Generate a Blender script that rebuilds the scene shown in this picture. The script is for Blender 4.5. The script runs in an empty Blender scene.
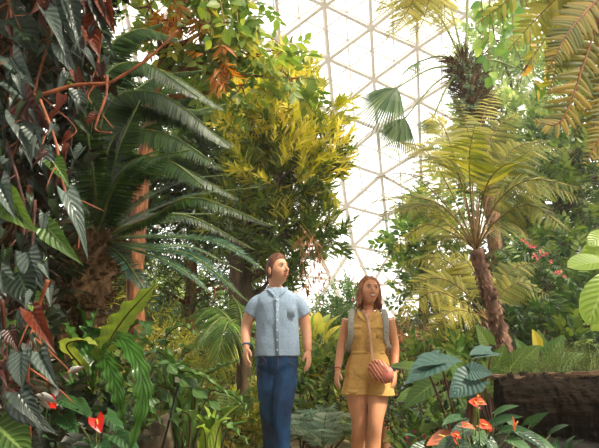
import bpy, bmesh, math, random
import numpy as np
from mathutils import Vector, Matrix
rng = np.random.default_rng(7); random.seed(7)
SC = bpy.context.scene
COL = bpy.data.collections.new('garden'); SC.collection.children.link(COL)
PITCH = math.radians(12.2); FPX = 582.0; CAMZ = 1.05
cp, sp = math.cos(PITCH), math.sin(PITCH)
def P(px, py, d):
    """world point seen at a photo position, d metres ahead of the viewpoint along the path"""
    u = (px-299.5)/FPX; v = (224-py)/FPX
    dy = cp - v*sp; k = d/dy
    return np.array([u*k, d, CAMZ + (sp+v*cp)*k])
def M(px, d): return px/FPX*d
def gh(x, y):
    h = 0.0
    if x < -0.9: h += min(0.5, 0.25*(-0.9-x))
    if x > 1.0: h += min(0.6, 0.35*(x-1.0))
    if y > 8: h += min(0.5, 0.08*(y-8)*min(1, abs(x-0.5)/3.0))
    return h
def unit(v):
    v = np.asarray(v, float); n = np.linalg.norm(v, axis=-1, keepdims=True); return v/np.maximum(n, 1e-9)

# ---------------------------------------------------------------- mesh building
class MB:
    def __init__(s): s.V=[]; s.Q=[]; s.uv=[]; s.r=[]; s.mi=[]; s.n=0
    def add(s, V, Q, uv=None, r=None, mi=0):
        V=np.asarray(V,float).reshape(-1,3); Q=np.asarray(Q,int).reshape(-1,4)
        s.V.append(V); s.Q.append(Q+s.n)
        s.uv.append(np.zeros((len(V),2)) if uv is None else np.asarray(uv,float))
        s.r.append(np.full(len(V), 0.5) if r is None else (np.full(len(V), float(r)) if np.isscalar(r) else np.asarray(r)))
        s.mi.append(np.full(len(Q), mi, int)); s.n+=len(V); return s
    def inst(s, T, R, t, r, mi=0):
        """many placed copies of template T as one surface pattern"""
        V=T['V']; N=len(t)
        if N==0: return s
        W=np.einsum('nij,vj->nvi', R, V)+np.asarray(t)[:,None,:]
        Q=(T['Q'][None]+(np.arange(N)*len(V))[:,None,None]).reshape(-1,4)
        rr=np.clip(np.asarray(r)[:,None]+T.get('r',np.zeros(len(V)))[None],0,1).reshape(-1)
        return s.add(W.reshape(-1,3), Q, np.tile(T['uv'],(N,1)), rr, mi)
    def data(s, name, mats, origin=(0,0,0), smooth=True):
        V=np.concatenate(s.V)-np.asarray(origin); Q=np.concatenate(s.Q)
        me=bpy.data.meshes.new(name); nq=len(Q)
        me.vertices.add(len(V)); me.vertices.foreach_set('co', V.astype(np.float32).ravel())
        me.loops.add(nq*4); me.loops.foreach_set('vertex_index', Q.astype(np.int32).ravel())
        me.polygons.add(nq); me.polygons.foreach_set('loop_start', np.arange(0,nq*4,4,dtype=np.int32))
        me.polygons.foreach_set('loop_total', np.full(nq,4,dtype=np.int32))
        me.polygons.foreach_set('material_index', np.concatenate(s.mi).astype(np.int32))
        me.polygons.foreach_set('use_smooth', np.full(nq, smooth))
        a=me.attributes.new('rnd','FLOAT','POINT'); a.data.foreach_set('value', np.concatenate(s.r).astype(np.float32))
        uv=np.concatenate(s.uv); a=me.attributes.new('luv','FLOAT_VECTOR','POINT')
        a.data.foreach_set('vector', np.c_[uv,np.zeros(len(uv))].astype(np.float32).ravel())
        for m in (mats if isinstance(mats,(list,tuple)) else [mats]): me.materials.append(m)
        me.update(calc_edges=True); me.validate(); return me
def tag(o, label=None, cat=None, group=None, kind=None):
    if label: o['label']=label
    if cat: o['category']=cat
    if group: o['group']=group
    if kind: o['kind']=kind
    return o
def thing(name, label, cat, loc, group=None):
    o=bpy.data.objects.new(name, None); COL.objects.link(o); o.location=tuple(float(c) for c in loc)
    o.empty_display_size=.1
    return tag(o,label,cat,group)
def part(name, mb, mats, parent=None, label=None, smooth=True):
    """one mesh object; built in place, held by its thing (whose base is the origin)"""
    og=np.zeros(3); q=parent
    while q is not None: og=og+np.array(q.location); q=q.parent
    me = mb.data(name,mats,og,smooth) if isinstance(mb,MB) else mb
    o=bpy.data.objects.new(name, me); COL.objects.link(o)
    if parent is not None: o.parent=parent
    if label: o['label']=label
    return o
def solo(name, mb, mats, label, cat, loc=(0,0,0), group=None, kind=None):
    me=mb.data(name,mats,loc); o=bpy.data.objects.new(name,me); COL.objects.link(o); o.location=tuple(float(c) for c in loc)
    return tag(o,label,cat,group,kind)

def catmull(pts, n):
    p=np.asarray(pts,float)
    if len(p)==2: t=np.linspace(0,1,n)[:,None]; return p[0]*(1-t)+p[1]*t
    q=np.vstack([2*p[0]-p[1],p,2*p[-1]-p[-2]]); out=[]; k=len(p)-1
    for t in np.linspace(0,k,n):
        i=min(int(t),k-1); f=t-i; a,b,c,d=q[i],q[i+1],q[i+2],q[i+3]
        out.append(0.5*((2*b)+(-a+c)*f+(2*a-5*b+4*c-d)*f*f+(-a+3*b-3*c+d)*f**3))
    return np.array(out)
def frames(C, up=(0,0,1)):
    T=unit(np.gradient(C,axis=0)); up=np.asarray(up,float)
    N=up-(T@up)[:,None]*T; ln=np.linalg.norm(N,axis=1,keepdims=True)
    N=unit(np.where(ln<.15, np.array([0,-1,0.3])-(T@np.array([0,-1,.3]))[:,None]*T, N))
    for i in range(1,len(N)):
        if N[i]@N[i-1]<0: N[i]=-N[i]
    return T, np.cross(T,N), N
def tube(mb, C, rad, seg=8, rough=0., mi=0, r=.5, ridges=0, flat=1.0, up=(0,0,1), rx=None):
    C=np.asarray(C,float); n=len(C); rad=np.broadcast_to(np.asarray(rad,float),(n,))
    T,S,N=frames(C,up); a=np.linspace(0,2*math.pi,seg,endpoint=False)
    R=rad[:,None]*np.ones(seg)[None]
    if rough: R=R*(1+rough*rng.normal(size=(n,seg)))
    if ridges: R=R*(1+.12*np.sin(a*ridges+np.cumsum(rng.normal(size=n)*.15)[:,None]))
    V=C[:,None]+S[:,None]*(np.cos(a)[None,:,None]*R[...,None])+N[:,None]*(np.sin(a)[None,:,None]*R[...,None]*flat)
    V=V.reshape(-1,3); Q=[]
    for i in range(n-1):
        for j in range(seg):
            k=(j+1)%seg; Q.append((i*seg+j,i*seg+k,(i+1)*seg+k,(i+1)*seg+j))
    # caps
    for (c,row,fl) in ((C[0],0,1),(C[-1],n-1,0)):
        b=len(V); V=np.vstack([V,c[None]])
        for j in range(0,seg,2):
            q=(b,row*seg+j,row*seg+(j+1)%seg,row*seg+(j+2)%seg)
            Q.append(q[::-1] if fl else q)
    L=np.linspace(0,1,n); uv=np.r_[np.stack([np.tile(a/6.283,n),np.repeat(L,seg)],1),[[0,0],[0,1]]]
    mb.add(V,Q,uv,r,mi); return mb

# ---------------------------------------------------------------- templates
def leaf_t(w=.35, rows=6, cols=1, fold=.15, curl=.15, shape='ovate', wave=0., lobe=0., petiole=0., waves=7):
    """a leaf along +Y of length 1, width w, facing +Z"""
    t=np.linspace(0,1,rows+1); s=np.linspace(-1,1,2*cols+1)
    if shape=='ovate': W=np.sin(math.pi*np.clip(t,0,1)**.75)**.85
    elif shape=='lance': W=np.sin(math.pi*t**.6)**.8
    elif shape=='strap': W=np.minimum(1,np.minimum((t+.12)*3.2,(1-t)**.6*1.6))
    elif shape=='heart': W=np.where(t<.25, .75+t, 1.0)*np.clip(1-((t-.25)/.75).clip(0)**1.35,0,1)**.9
    elif shape=='drip': W=np.where(t<.2,.7+1.5*t,1.0)*(np.clip(1-((t-.2)/.8).clip(0),0,1)**1.1)
    elif shape=='paddle': W=np.sin(math.pi*t**1.15)**.55
    W=np.maximum(W,.015); W[0]=max(W[0],.03)
    V=[];uv=[]
    for i,ti in enumerate(t):
        for sj in s:
            ww=W[i]*w/2*(1+(wave*.6*math.sin(ti*waves*6.283) if abs(sj)>.9 else 0))
            x=ww*sj; y=ti-lobe*abs(sj)**2*(1-ti)**3
            z=abs(sj)*W[i]*w*fold*1.0-curl*ti*ti+ (wave*.25*w*math.sin(ti*waves*6.283+(1.2 if sj>0 else 0))*abs(sj)**2)
            V.append((x,y,z)); uv.append((sj,ti))
    m=len(s); Q=[(i*m+j,i*m+j+1,(i+1)*m+j+1,(i+1)*m+j) for i in range(rows) for j in range(m-1)]
    return dict(V=np.array(V),Q=np.array(Q),uv=np.array(uv),r=np.zeros(len(V)))
def Rm(d, n):
    """matrices taking +Y to d and +Z towards n"""
    d=unit(d); n=np.asarray(n,float); n=n-(n*d).sum(-1,keepdims=True)*d; n=unit(n)
    x=np.cross(d,n); return np.stack([x,d,n],-1)
def join_t(items):
    V=[];Q=[];uv=[];r=[];k=0
    for T,R,t,s,rr in items:
        v=(T['V']*s)@R.T+t; V.append(v);Q.append(T['Q']+k);uv.append(T['uv']);r.append(T['r']+rr);k+=len(v)
    return dict(V=np.concatenate(V),Q=np.concatenate(Q),uv=np.concatenate(uv),r=np.concatenate(r))
def sprig_t(leaf, n=7, ls=.5, ang=55, length=1., seed=0, jit=.2, spread='alt', vary=.12, droop=0.):
    g=np.random.default_rng(seed); it=[]
    for i in range(n):
        f=(i+.6)/n; y=f*length*.8
        if spread=='alt': az=(0 if i%2 else math.pi)+g.normal()*.35
        else: az=i*2.4+g.normal()*.3
        an=math.radians(ang*(1-.55*f*f))+g.normal()*jit*.6
        d=np.array([math.sin(an)*math.cos(az),math.cos(an),math.sin(an)*math.sin(az)*(1 if spread!='alt' else .6)])
        d[2]-=droop
        nn=np.array([0,0,1.])+g.normal(size=3)*jit if spread=='alt' else np.cross(d,np.cross([0,1,0],d))+g.normal(size=3)*jit
        it.append((leaf,Rm(d[None],nn[None])[0],np.array([0,y,0]),ls*(1-.25*f)*(1+.15*g.normal()),g.normal()*vary))
    return join_t(it)
def pinna_t(n=15, w=.3, ang=68, wid=.9, droop=.12, two=True):
    """a comb of narrow leaflets on both sides of a rib, length 1"""
    V=[];Q=[];uv=[]; a=math.radians(ang)
    for i in range(n):
        t=(i+.5)/n; L=w/2*min(1,(1.06-t)*2.2)**.8*min(1,.6+t*3); y=t
        h=.5/n*wid*1.1
        for s in (-1,1):
            k=len(V); dx,dy=s*math.sin(a)*L,math.cos(a)*L
            zb=-droop*t*t; zt=zb-L*.25
            V+= [(0,y-h,zb),(0,y+h,zb),(dx*.62,y+dy*.62+h*.85,(zb+zt)/2),(dx*.62,y+dy*.62-h*.85,(zb+zt)/2),(dx,y+dy+h*.2,zt),(dx,y+dy-h*.2,zt)]
            uv+= [(0,t)]*2+[(s*.6,t)]*2+[(s,t)]*2
            q=[(k,k+1,k+2,k+3),(k+3,k+2,k+4,k+5)]
            Q+= q if s<0 else [x[::-1] for x in q]
    return dict(V=np.array(V),Q=np.array(Q),uv=np.array(uv),r=np.zeros(len(V)))

def frond_pts(mb, C, T_, n, Lf, a0, a1, t0=.1, dih=0., r=.5, jit=.06, up=(0,0,1), wscale=1., droop=0., mi=0):
    """leaflets on both sides of curve C; Lf(t) gives their length"""
    T,S,N=frames(C,up); m=len(C)-1
    t=np.linspace(t0,.985,n)
    idx=t*m; i0=np.minimum(idx.astype(int),m-1); f=(idx-i0)[:,None]
    pos=C[i0]*(1-f)+C[i0+1]*f; Ti=unit(T[i0]*(1-f)+T[i0+1]*f); Si=unit(S[i0]*(1-f)+S[i0+1]*f); Ni=unit(N[i0]*(1-f)+N[i0+1]*f)
    for s in (-1,1):
        an=np.radians(a0+(a1-a0)*t)+rng.normal(size=n)*jit
        dd=np.cos(an)[:,None]*Ti+s*np.sin(an)[:,None]*Si*math.cos(dih)+np.sin(an)[:,None]*Ni*math.sin(dih)
        dd=dd+rng.normal(size=(n,3))*jit*.5; dd[:,2]-=droop
        R=Rm(dd, Ni+.35*math.sin(-dih)*s*Si)
        L=np.array([Lf(x) for x in t])*(1+rng.normal(size=n)*jit)
        Sx=np.stack([L*wscale,L,L],1)
        mb.inst(T_, R*Sx[:,None,:], pos, np.clip(r+rng.normal(size=n)*.22,0,1), mi)

# ---------------------------------------------------------------- materials
def newmat(name):
    m=bpy.data.materials.new(name); m.use_nodes=True; nt=m.node_tree; nt.nodes.clear()
    out=nt.nodes.new('ShaderNodeOutputMaterial'); return m,nt,out
def nd(nt,t,**k):
    n=nt.nodes.new(t)
    for a,b in k.items():
        if a.startswith('i_'):
            n.inputs[a[2:].replace('_',' ')].default_value=b
        else: setattr(n,a,b)
    return n
def ramp(nt, stops):
    n=nt.nodes.new('ShaderNodeValToRGB'); e=n.color_ramp.elements
    while len(e)<len(stops): e.new(.5)
    for el,(p,c) in zip(e,stops): el.position=p; el.color=(*c,1)
    return n
def lin(h):
    """#rrggbb to linear"""
    c=[int(h[i:i+2],16)/255 for i in (1,3,5)]
    return tuple(x/12.92 if x<=.04045 else ((x+.055)/1.055)**2.4 for x in c)
def leafmat(name, cols, trans=.35, rough=.45, vein=None, silver=None, spec=.5, tcol=None):
    m,nt,out=newmat(name); L=nt.links.new
    at=nd(nt,'ShaderNodeAttribute',attribute_name='rnd')
    k=len(cols); rp=ramp(nt,[(i/max(1,k-1)*.8+.1,lin(c)) for i,c in enumerate(cols)])
    L(at.outputs['Fac'],rp.inputs['Fac']); col=rp.outputs['Color']
    if vein or silver:
        uv=nd(nt,'ShaderNodeAttribute',attribute_name='luv'); sx=nd(nt,'ShaderNodeSeparateXYZ'); L(uv.outputs['Vector'],sx.inputs[0])
        ab=nd(nt,'ShaderNodeMath',operation='ABSOLUTE'); L(sx.outputs['X'],ab.inputs[0])
        a2=nd(nt,'ShaderNodeMath',operation='MULTIPLY'); L(ab.outputs[0],a2.inputs[0]); a2.inputs[1].default_value=-.3
        a3=nd(nt,'ShaderNodeMath',operation='ADD'); L(sx.outputs['Y'],a3.inputs[0]); L(a2.outputs[0],a3.inputs[1])
        a4=nd(nt,'ShaderNodeMath',operation='MULTIPLY'); L(a3.outputs[0],a4.inputs[0]); a4.inputs[1].default_value=50
        sn=nd(nt,'ShaderNodeMath',operation='SINE'); L(a4.outputs[0],sn.inputs[0])
        if silver:
            gt=nd(nt,'ShaderNodeMapRange'); L(sn.outputs[0],gt.inputs[0]); gt.inputs[1].default_value=-.9; gt.inputs[2].default_value=.3; gt.inputs[3].default_value=.55
            ns=nd(nt,'ShaderNodeTexNoise',i_Scale=75.); ng=nd(nt,'ShaderNodeMapRange'); L(ns.outputs['Fac'],ng.inputs[0]); ng.inputs[1].default_value=.38; ng.inputs[2].default_value=.55
            mi=nd(nt,'ShaderNodeMapRange'); L(ab.outputs[0],mi.inputs[0]); mi.inputs[1].default_value=.06; mi.inputs[2].default_value=.16
            mo=nd(nt,'ShaderNodeMapRange'); L(ab.outputs[0],mo.inputs[0]); mo.inputs[1].default_value=.95; mo.inputs[2].default_value=.8
            p1=nd(nt,'ShaderNodeMath',operation='MULTIPLY'); L(gt.outputs[0],p1.inputs[0]); L(ng.outputs[0],p1.inputs[1])
            p2=nd(nt,'ShaderNodeMath',operation='MULTIPLY'); L(p1.outputs[0],p2.inputs[0]); L(mi.outputs[0],p2.inputs[1])
            p3=nd(nt,'ShaderNodeMath',operation='MULTIPLY'); L(p2.outputs[0],p3.inputs[0]); L(mo.outputs[0],p3.inputs[1])
            mx=nd(nt,'ShaderNodeMix',data_type='RGBA'); L(p3.outputs[0],mx.inputs[0]); L(col,mx.inputs[6]); mx.inputs[7].default_value=(*lin(silver),1); col=mx.outputs[2]
        if vein:
            mi=nd(nt,'ShaderNodeMapRange'); L(ab.outputs[0],mi.inputs[0]); mi.inputs[1].default_value=.09; mi.inputs[2].default_value=.03; mi.inputs[4].default_value=.7
            sv=nd(nt,'ShaderNodeMapRange'); L(sn.outputs[0],sv.inputs[0]); sv.inputs[1].default_value=.6; sv.inputs[2].default_value=1.; sv.inputs[4].default_value=.22
            mm=nd(nt,'ShaderNodeMath',operation='MAXIMUM'); L(mi.outputs[0],mm.inputs[0]); L(sv.outputs[0],mm.inputs[1])
            mx=nd(nt,'ShaderNodeMix',data_type='RGBA'); L(mm.outputs[0],mx.inputs[0]); L(col,mx.inputs[6]); mx.inputs[7].default_value=(*lin(vein),1); col=mx.outputs[2]
        bp=nd(nt,'ShaderNodeBump',i_Strength=.35,i_Distance=.003); L(sn.outputs[0],bp.inputs['Height'])
    pr=nd(nt,'ShaderNodeBsdfPrincipled',i_Roughness=rough); L(col,pr.inputs['Base Color']); pr.inputs['Specular IOR Level'].default_value=spec
    if vein or silver: L(bp.outputs[0],pr.inputs['Normal'])
    if trans>0:
        tr=nd(nt,'ShaderNodeBsdfTranslucent'); hs=nd(nt,'ShaderNodeHueSaturation',i_Saturation=1.1,i_Value=1.3,i_Hue=.495); L(col,hs.inputs['Color']); L(hs.outputs[0],tr.inputs['Color'])
        mx=nd(nt,'ShaderNodeMixShader',i_Fac=trans); L(pr.outputs[0],mx.inputs[1]); L(tr.outputs[0],mx.inputs[2]); L(mx.outputs[0],out.inputs[0])
    else: L(pr.outputs[0],out.inputs[0])
    return m
def mat(name, c1, c2=None, scale=20., rough=.7, bump=.3, bdist=.01, stretch=(1,1,1), spec=.4, metal=0., detail=4., sss=0., coord='Object', pos=(.35,.65)):
    m,nt,out=newmat(name); L=nt.links.new
    tc=nd(nt,'ShaderNodeTexCoord'); mp=nd(nt,'ShaderNodeMapping'); mp.inputs['Scale'].default_value=stretch; L(tc.outputs[coord],mp.inputs[0])
    ns=nd(nt,'ShaderNodeTexNoise',i_Scale=scale,i_Detail=detail); L(mp.outputs[0],ns.inputs['Vector'])
    rp=ramp(nt,[(pos[0],lin(c1)),(pos[1],lin(c2 or c1))]); L(ns.outputs['Fac'],rp.inputs[0])
    pr=nd(nt,'ShaderNodeBsdfPrincipled',i_Roughness=rough,i_Metallic=metal); pr.inputs['Specular IOR Level'].default_value=spec
    L(rp.outputs[0],pr.inputs['Base Color'])
    if sss: pr.inputs['Subsurface Weight'].default_value=sss; pr.inputs['Subsurface Radius'].default_value=(.02,.008,.004); pr.inputs['Subsurface Scale'].default_value=.5
    if bump: b=nd(nt,'ShaderNodeBump',i_Strength=bump,i_Distance=bdist); L(ns.outputs['Fac'],b.inputs['Height']); L(b.outputs[0],pr.inputs['Normal'])
    L(pr.outputs[0],out.inputs[0]); return m
# ---------------------------------------------------------------- leaf colours
G_cycad=leafmat('cycad_green',['#1a3016','#2f4a22','#4f6a2e'],.25,.38)
G_cyteal=leafmat('cycad_teal',['#1c3a2e','#365a48','#648872'],.2,.35)
G_silver=leafmat('silver_marked_leaf',['#16241c','#22382c','#31463a'],.1,.3,silver='#76827c')
G_silver2=leafmat('silver_leaf',['#2a342f','#49554f','#6b7671'],.15,.33,vein='#2c342f')
G_brown=leafmat('maroon_leaf',['#2c120d','#58261a','#7d3a22'],.25,.4,vein='#2a120c')
G_dark=leafmat('dark_glossy_leaf',['#0f1a12','#1c2c1a','#33401f'],.15,.3,vein='#3d5634')
G_bright=leafmat('fresh_green_leaf',['#34521f','#4f702c','#73903c'],.35,.35,vein='#9db76a')
G_nest=leafmat('nest_fern_leaf',['#2f5424','#46702f','#658a3c'],.3,.27,vein='#26401c')
G_nesty=leafmat('nest_fern_pale',['#7a9a3c','#96b04a','#b8c060'],.4,.35,vein='#4a5a24')
G_lobed=leafmat('lobed_fern_leaf',['#2f4c26','#4c6e36','#6f8c4a'],.3,.35,vein='#6f8c50')
G_yellow=leafmat('yellow_green_needles',['#8a9028','#bab43a','#e0d060'],.45,.5)
G_podo=leafmat('podocarpus_green',['#40581f','#748430','#b8b042'],.4,.5)
G_canopy=leafmat('canopy_leaf',['#4d6a2c','#7c9440','#b9b04e'],.45,.5)
G_canopy2=leafmat('canopy_leaf_dark',['#24381e','#3e5a2c','#6b7c38'],.35,.45)
G_orange=leafmat('orange_leaf',['#8a4a1c','#b8701f','#d2a03a'],.45,.5)
G_tfern=leafmat('tree_fern_green',['#3e4c1c','#6e742c','#a49c3e'],.5,.55)
G_tgold=leafmat('golden_fern',['#7a7c30','#aaa444','#cec060'],.5,.55)
G_tamber=leafmat('amber_fern',['#4c561c','#827c2c','#b0903a'],.5,.5)
G_fan=leafmat('fan_palm_green',['#3f5a3c','#5f7a54','#8a9a6a'],.4,.4)
G_right=leafmat('right_tree_green',['#35562a','#62863a','#a8ac50'],.4,.5)
G_rdark=leafmat('dark_tree_green',['#20381a','#3c5c2a','#74863a'],.3,.5)
G_hazy=leafmat('hazy_tree_green',['#6f8a4c','#93a862','#bfc488'],.5,.6)  # haze and glare on distant trees put into the pale leaf colours
G_olive=leafmat('olive_shrub',['#485c28','#86903a','#c4b450'],.4,.5)
G_grey=leafmat('grey_fern',['#7f9c84','#b0c6b2','#dee8da'],.3,.6)
G_blue=leafmat('taro_blue_green',['#26443e','#34544c','#48665e'],.15,.5,vein='#4c6a60')
G_taro=leafmat('taro_green',['#2f4f22','#4a6a2c','#768c3a'],.35,.4,vein='#7f9650')
G_banana=leafmat('banana_green',['#6a8c34','#86a240','#9cb250'],.5,.35,vein='#a8ba68')
G_anth=leafmat('anthurium_leaf',['#1c3822','#2e5230','#46693c'],.15,.25,vein='#53744a')
G_red=leafmat('red_spathe',['#c81f1c','#dd3426','#e8503a'],.25,.22)
G_coral=leafmat('coral_spathe',['#d8523c','#e86a50','#ee8468'],.25,.25)
G_rust=leafmat('rust_cordyline',['#6a4028','#a8714a','#c89a70'],.4,.5)
G_pink=leafmat('pink_petals',['#c8506a','#e07a80','#eeaaa0'],.4,.5)
G_mag=leafmat('magenta_petals',['#b01f5c','#cc3f78','#e06a98'],.4,.5)
G_lilac=leafmat('lilac_petals',['#7f86c0','#9ea4d6','#c0c4e6'],.4,.5)
G_varieg=leafmat('variegated_leaf',['#5f8a3c','#98a848','#d4c66a'],.5,.4)
G_ivy=leafmat('ivy_green',['#3f6238','#6a8a4c','#9cae68'],.4,.5)
G_aspar=leafmat('asparagus_fern',['#3d5e24','#5f8030','#8a9e48'],.4,.6)
M_bark=mat('grey_brown_bark','#2c2018','#5e4a34',18,.9,.8,.03,(1,1,.25))
M_redbark=mat('red_brown_bark','#4c2a18','#96603a',22,.9,.8,.03,(1,1,.2))
M_fibre=mat('orange_fibre_bark','#4a3220','#8a6a4a',30,.95,1.,.03,(1,1,.5))
M_tfbark=mat('tree_fern_bark','#4a3026','#9a7460',24,.9,.6,.01,(1,1,.4))
M_stem=mat('green_stem','#4a5a28','#6f7a38',20,.6,.1)
M_brownstem=mat('brown_stalk','#5a4420','#8a6a30',20,.6,.1)
M_dkstem=mat('dark_stalk','#3a1f18','#5a3226',20,.5,.1)
M_orstem=mat('orange_brown_stem','#64321c','#985634',20,.55,.3)
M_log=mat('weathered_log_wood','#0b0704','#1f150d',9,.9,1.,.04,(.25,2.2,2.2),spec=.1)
M_logtop=mat('splintered_log_edge','#3c2b20','#8c7058',14,.9,1.,.04,(.2,2,2))
M_soil=mat('dark_soil','#1c140c','#3a2c1a',6,1.,.8,.05)
M_path=mat('pale_path','#8a7c66','#a89a80',12,.9,.3,.01)
M_rock=mat('brown_rock','#4a4034','#7c6c58',7,.9,.8,.04)

# ---------------------------------------------------------------- templates
T_ov=leaf_t(.5,3,1,.12,.15,'ovate'); T_lan=leaf_t(.22,3,1,.15,.2,'lance'); T_nar=leaf_t(.13,2,1,.1,.25,'lance')
T_cyc=leaf_t(.055,3,1,.2,.12,'lance'); T_palm=leaf_t(.06,4,1,.3,.25,'lance')
T_tiny=leaf_t(.55,2,1,.1,.1,'ovate')
HEART=[leaf_t(.8,9,3,.12,c,'heart',.05,.22,waves=3) for c in (.15,.35,.05)]
DRIP=[leaf_t(.55,9,3,f,c,'drip',.06,.12,waves=3) for f,c in ((.3,.2),(.15,.4),(.45,.1))]
S_ov=[sprig_t(T_ov,8,.42,60,1,i,.3) for i in range(3)]
S_tiny=[sprig_t(T_tiny,12,.24,65,1,i,.4,'spiral') for i in range(3)]
S_podo=[sprig_t(T_lan,14,.5,34,1,i,.2,'spiral') for i in range(3)]
S_nar=[sprig_t(T_nar,14,.4,50,1,i,.3,'spiral',droop=.15) for i in range(3)]
S_droop=[sprig_t(T_lan,9,.5,55,1,i,.3,'alt',droop=.5) for i in range(3)]
S_comp=[pinna_t(9,.7,65,1.6,.2)]+[pinna_t(8,.75,60,1.7,.35)]
PIN=pinna_t(16,.23,64,.7,.25)
PINw=pinna_t(20,.30,66,1.0,.15)

def cloud(mb, blobs, temps, size, dens=1., r=.5, up=.35, rvar=.2, mi=0, hollow=.45, top=0., flat=.0):
    """sprigs filling rounded masses; blobs: (centre, rx, ry, rz); top shifts upper sprigs to lighter leaf colours, lower ones to darker"""
    for (c,rx,ry,rz) in blobs:
        n=int(dens*42*(rx*rz+rx*ry+ry*rz)/3/size**2)+4
        d=unit(rng.normal(size=(n,3))); rad=hollow+(1-hollow)*rng.random(n)**.6
        pos=np.asarray(c)+d*rad[:,None]*np.array([rx,ry,rz])
        dr=unit(d*1.+np.array([0,0,up])+rng.normal(size=(n,3))*.45)
        nn=np.array([0,0,1.])+rng.normal(size=(n,3))*.5
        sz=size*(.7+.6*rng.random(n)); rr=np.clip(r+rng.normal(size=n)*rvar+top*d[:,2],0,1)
        k=rng.integers(0,len(temps),n); R=Rm(dr,nn)*sz[:,None,None]
        for j in range(len(temps)):
            q=k==j; mb.inst(temps[j],R[q],pos[q],rr[q],mi)
def PB(*L):
    """blobs from (px,py,d,radius px x,radius px z[,depth radius m])"""
    out=[]
    for b in L:
        px,py,d,rx,rz=b[:5]; out.append((P(px,py,d),M(rx,d),(b[5] if len(b)>5 else M((rx+rz)/2,d)*.8),M(rz,d)))
    return out
def ground(px,d):
    x=P(px,350,d)[0]; return np.array([x,d,gh(x,d)])
def bough(mb, a, b, r0, r1, sag=.08, mi=0):
    a=np.asarray(a);b=np.asarray(b); L=np.linalg.norm(b-a); m=(a+b)/2+rng.normal(size=3)*L*sag
    C=catmull([a,m,b],9); tube(mb,C,np.linspace(r0,r1,9),7,.06,mi)
def tree(name,label,cat,trunk,rt,blobs,temps,size,fol,bark=None,dens=1.,group=None,roughness=.05,fname='foliage',**kw):
    """trunk: world points from the ground up"""
    root=thing(name,label,cat,trunk[0],group)
    C=catmull(trunk,26); mb=MB(); tube(mb,C,np.linspace(rt,rt*.6,26),14,roughness,ridges=5); part('trunk',mb,bark or M_bark,root)
    mb=MB()
    for (c,rx,ry,rz) in blobs:
        k=np.argmin(np.linalg.norm(C[8:]-np.asarray(c)*np.array([1,1,.9]),axis=1))+8
        bough(mb,C[min(k,25)],c,rt*.35,rt*.1)
        for _ in range(5):
            e=np.asarray(c)+unit(rng.normal(size=3))*np.array([rx,ry,rz])*.8; bough(mb,c,e,rt*.14,rt*.04)
    part('branches',mb,bark or M_bark,root)
    mb=MB(); cloud(mb,blobs,temps,size,dens,**kw); part(fname,mb,fol,root); return root
def shrub(name,label,cat,base,blobs,temps,size,fol,dens=1.,stem=M_bark,group=None,**kw):
    root=thing(name,label,cat,base,group); mb=MB()
    for (c,rx,ry,rz) in blobs:
        for _ in range(4):
            e=np.asarray(c)+unit(rng.normal(size=3))*np.array([rx,ry,rz])*.6
            bough(mb,np.asarray(base)+rng.normal(size=3)*[.04,.04,0]-[0,0,.03],e,.014,.004)
    part('stem',mb,stem,root)
    mb=MB(); cloud(mb,blobs,temps,size,dens,**kw); part('foliage',mb,fol,root); return root

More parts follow.
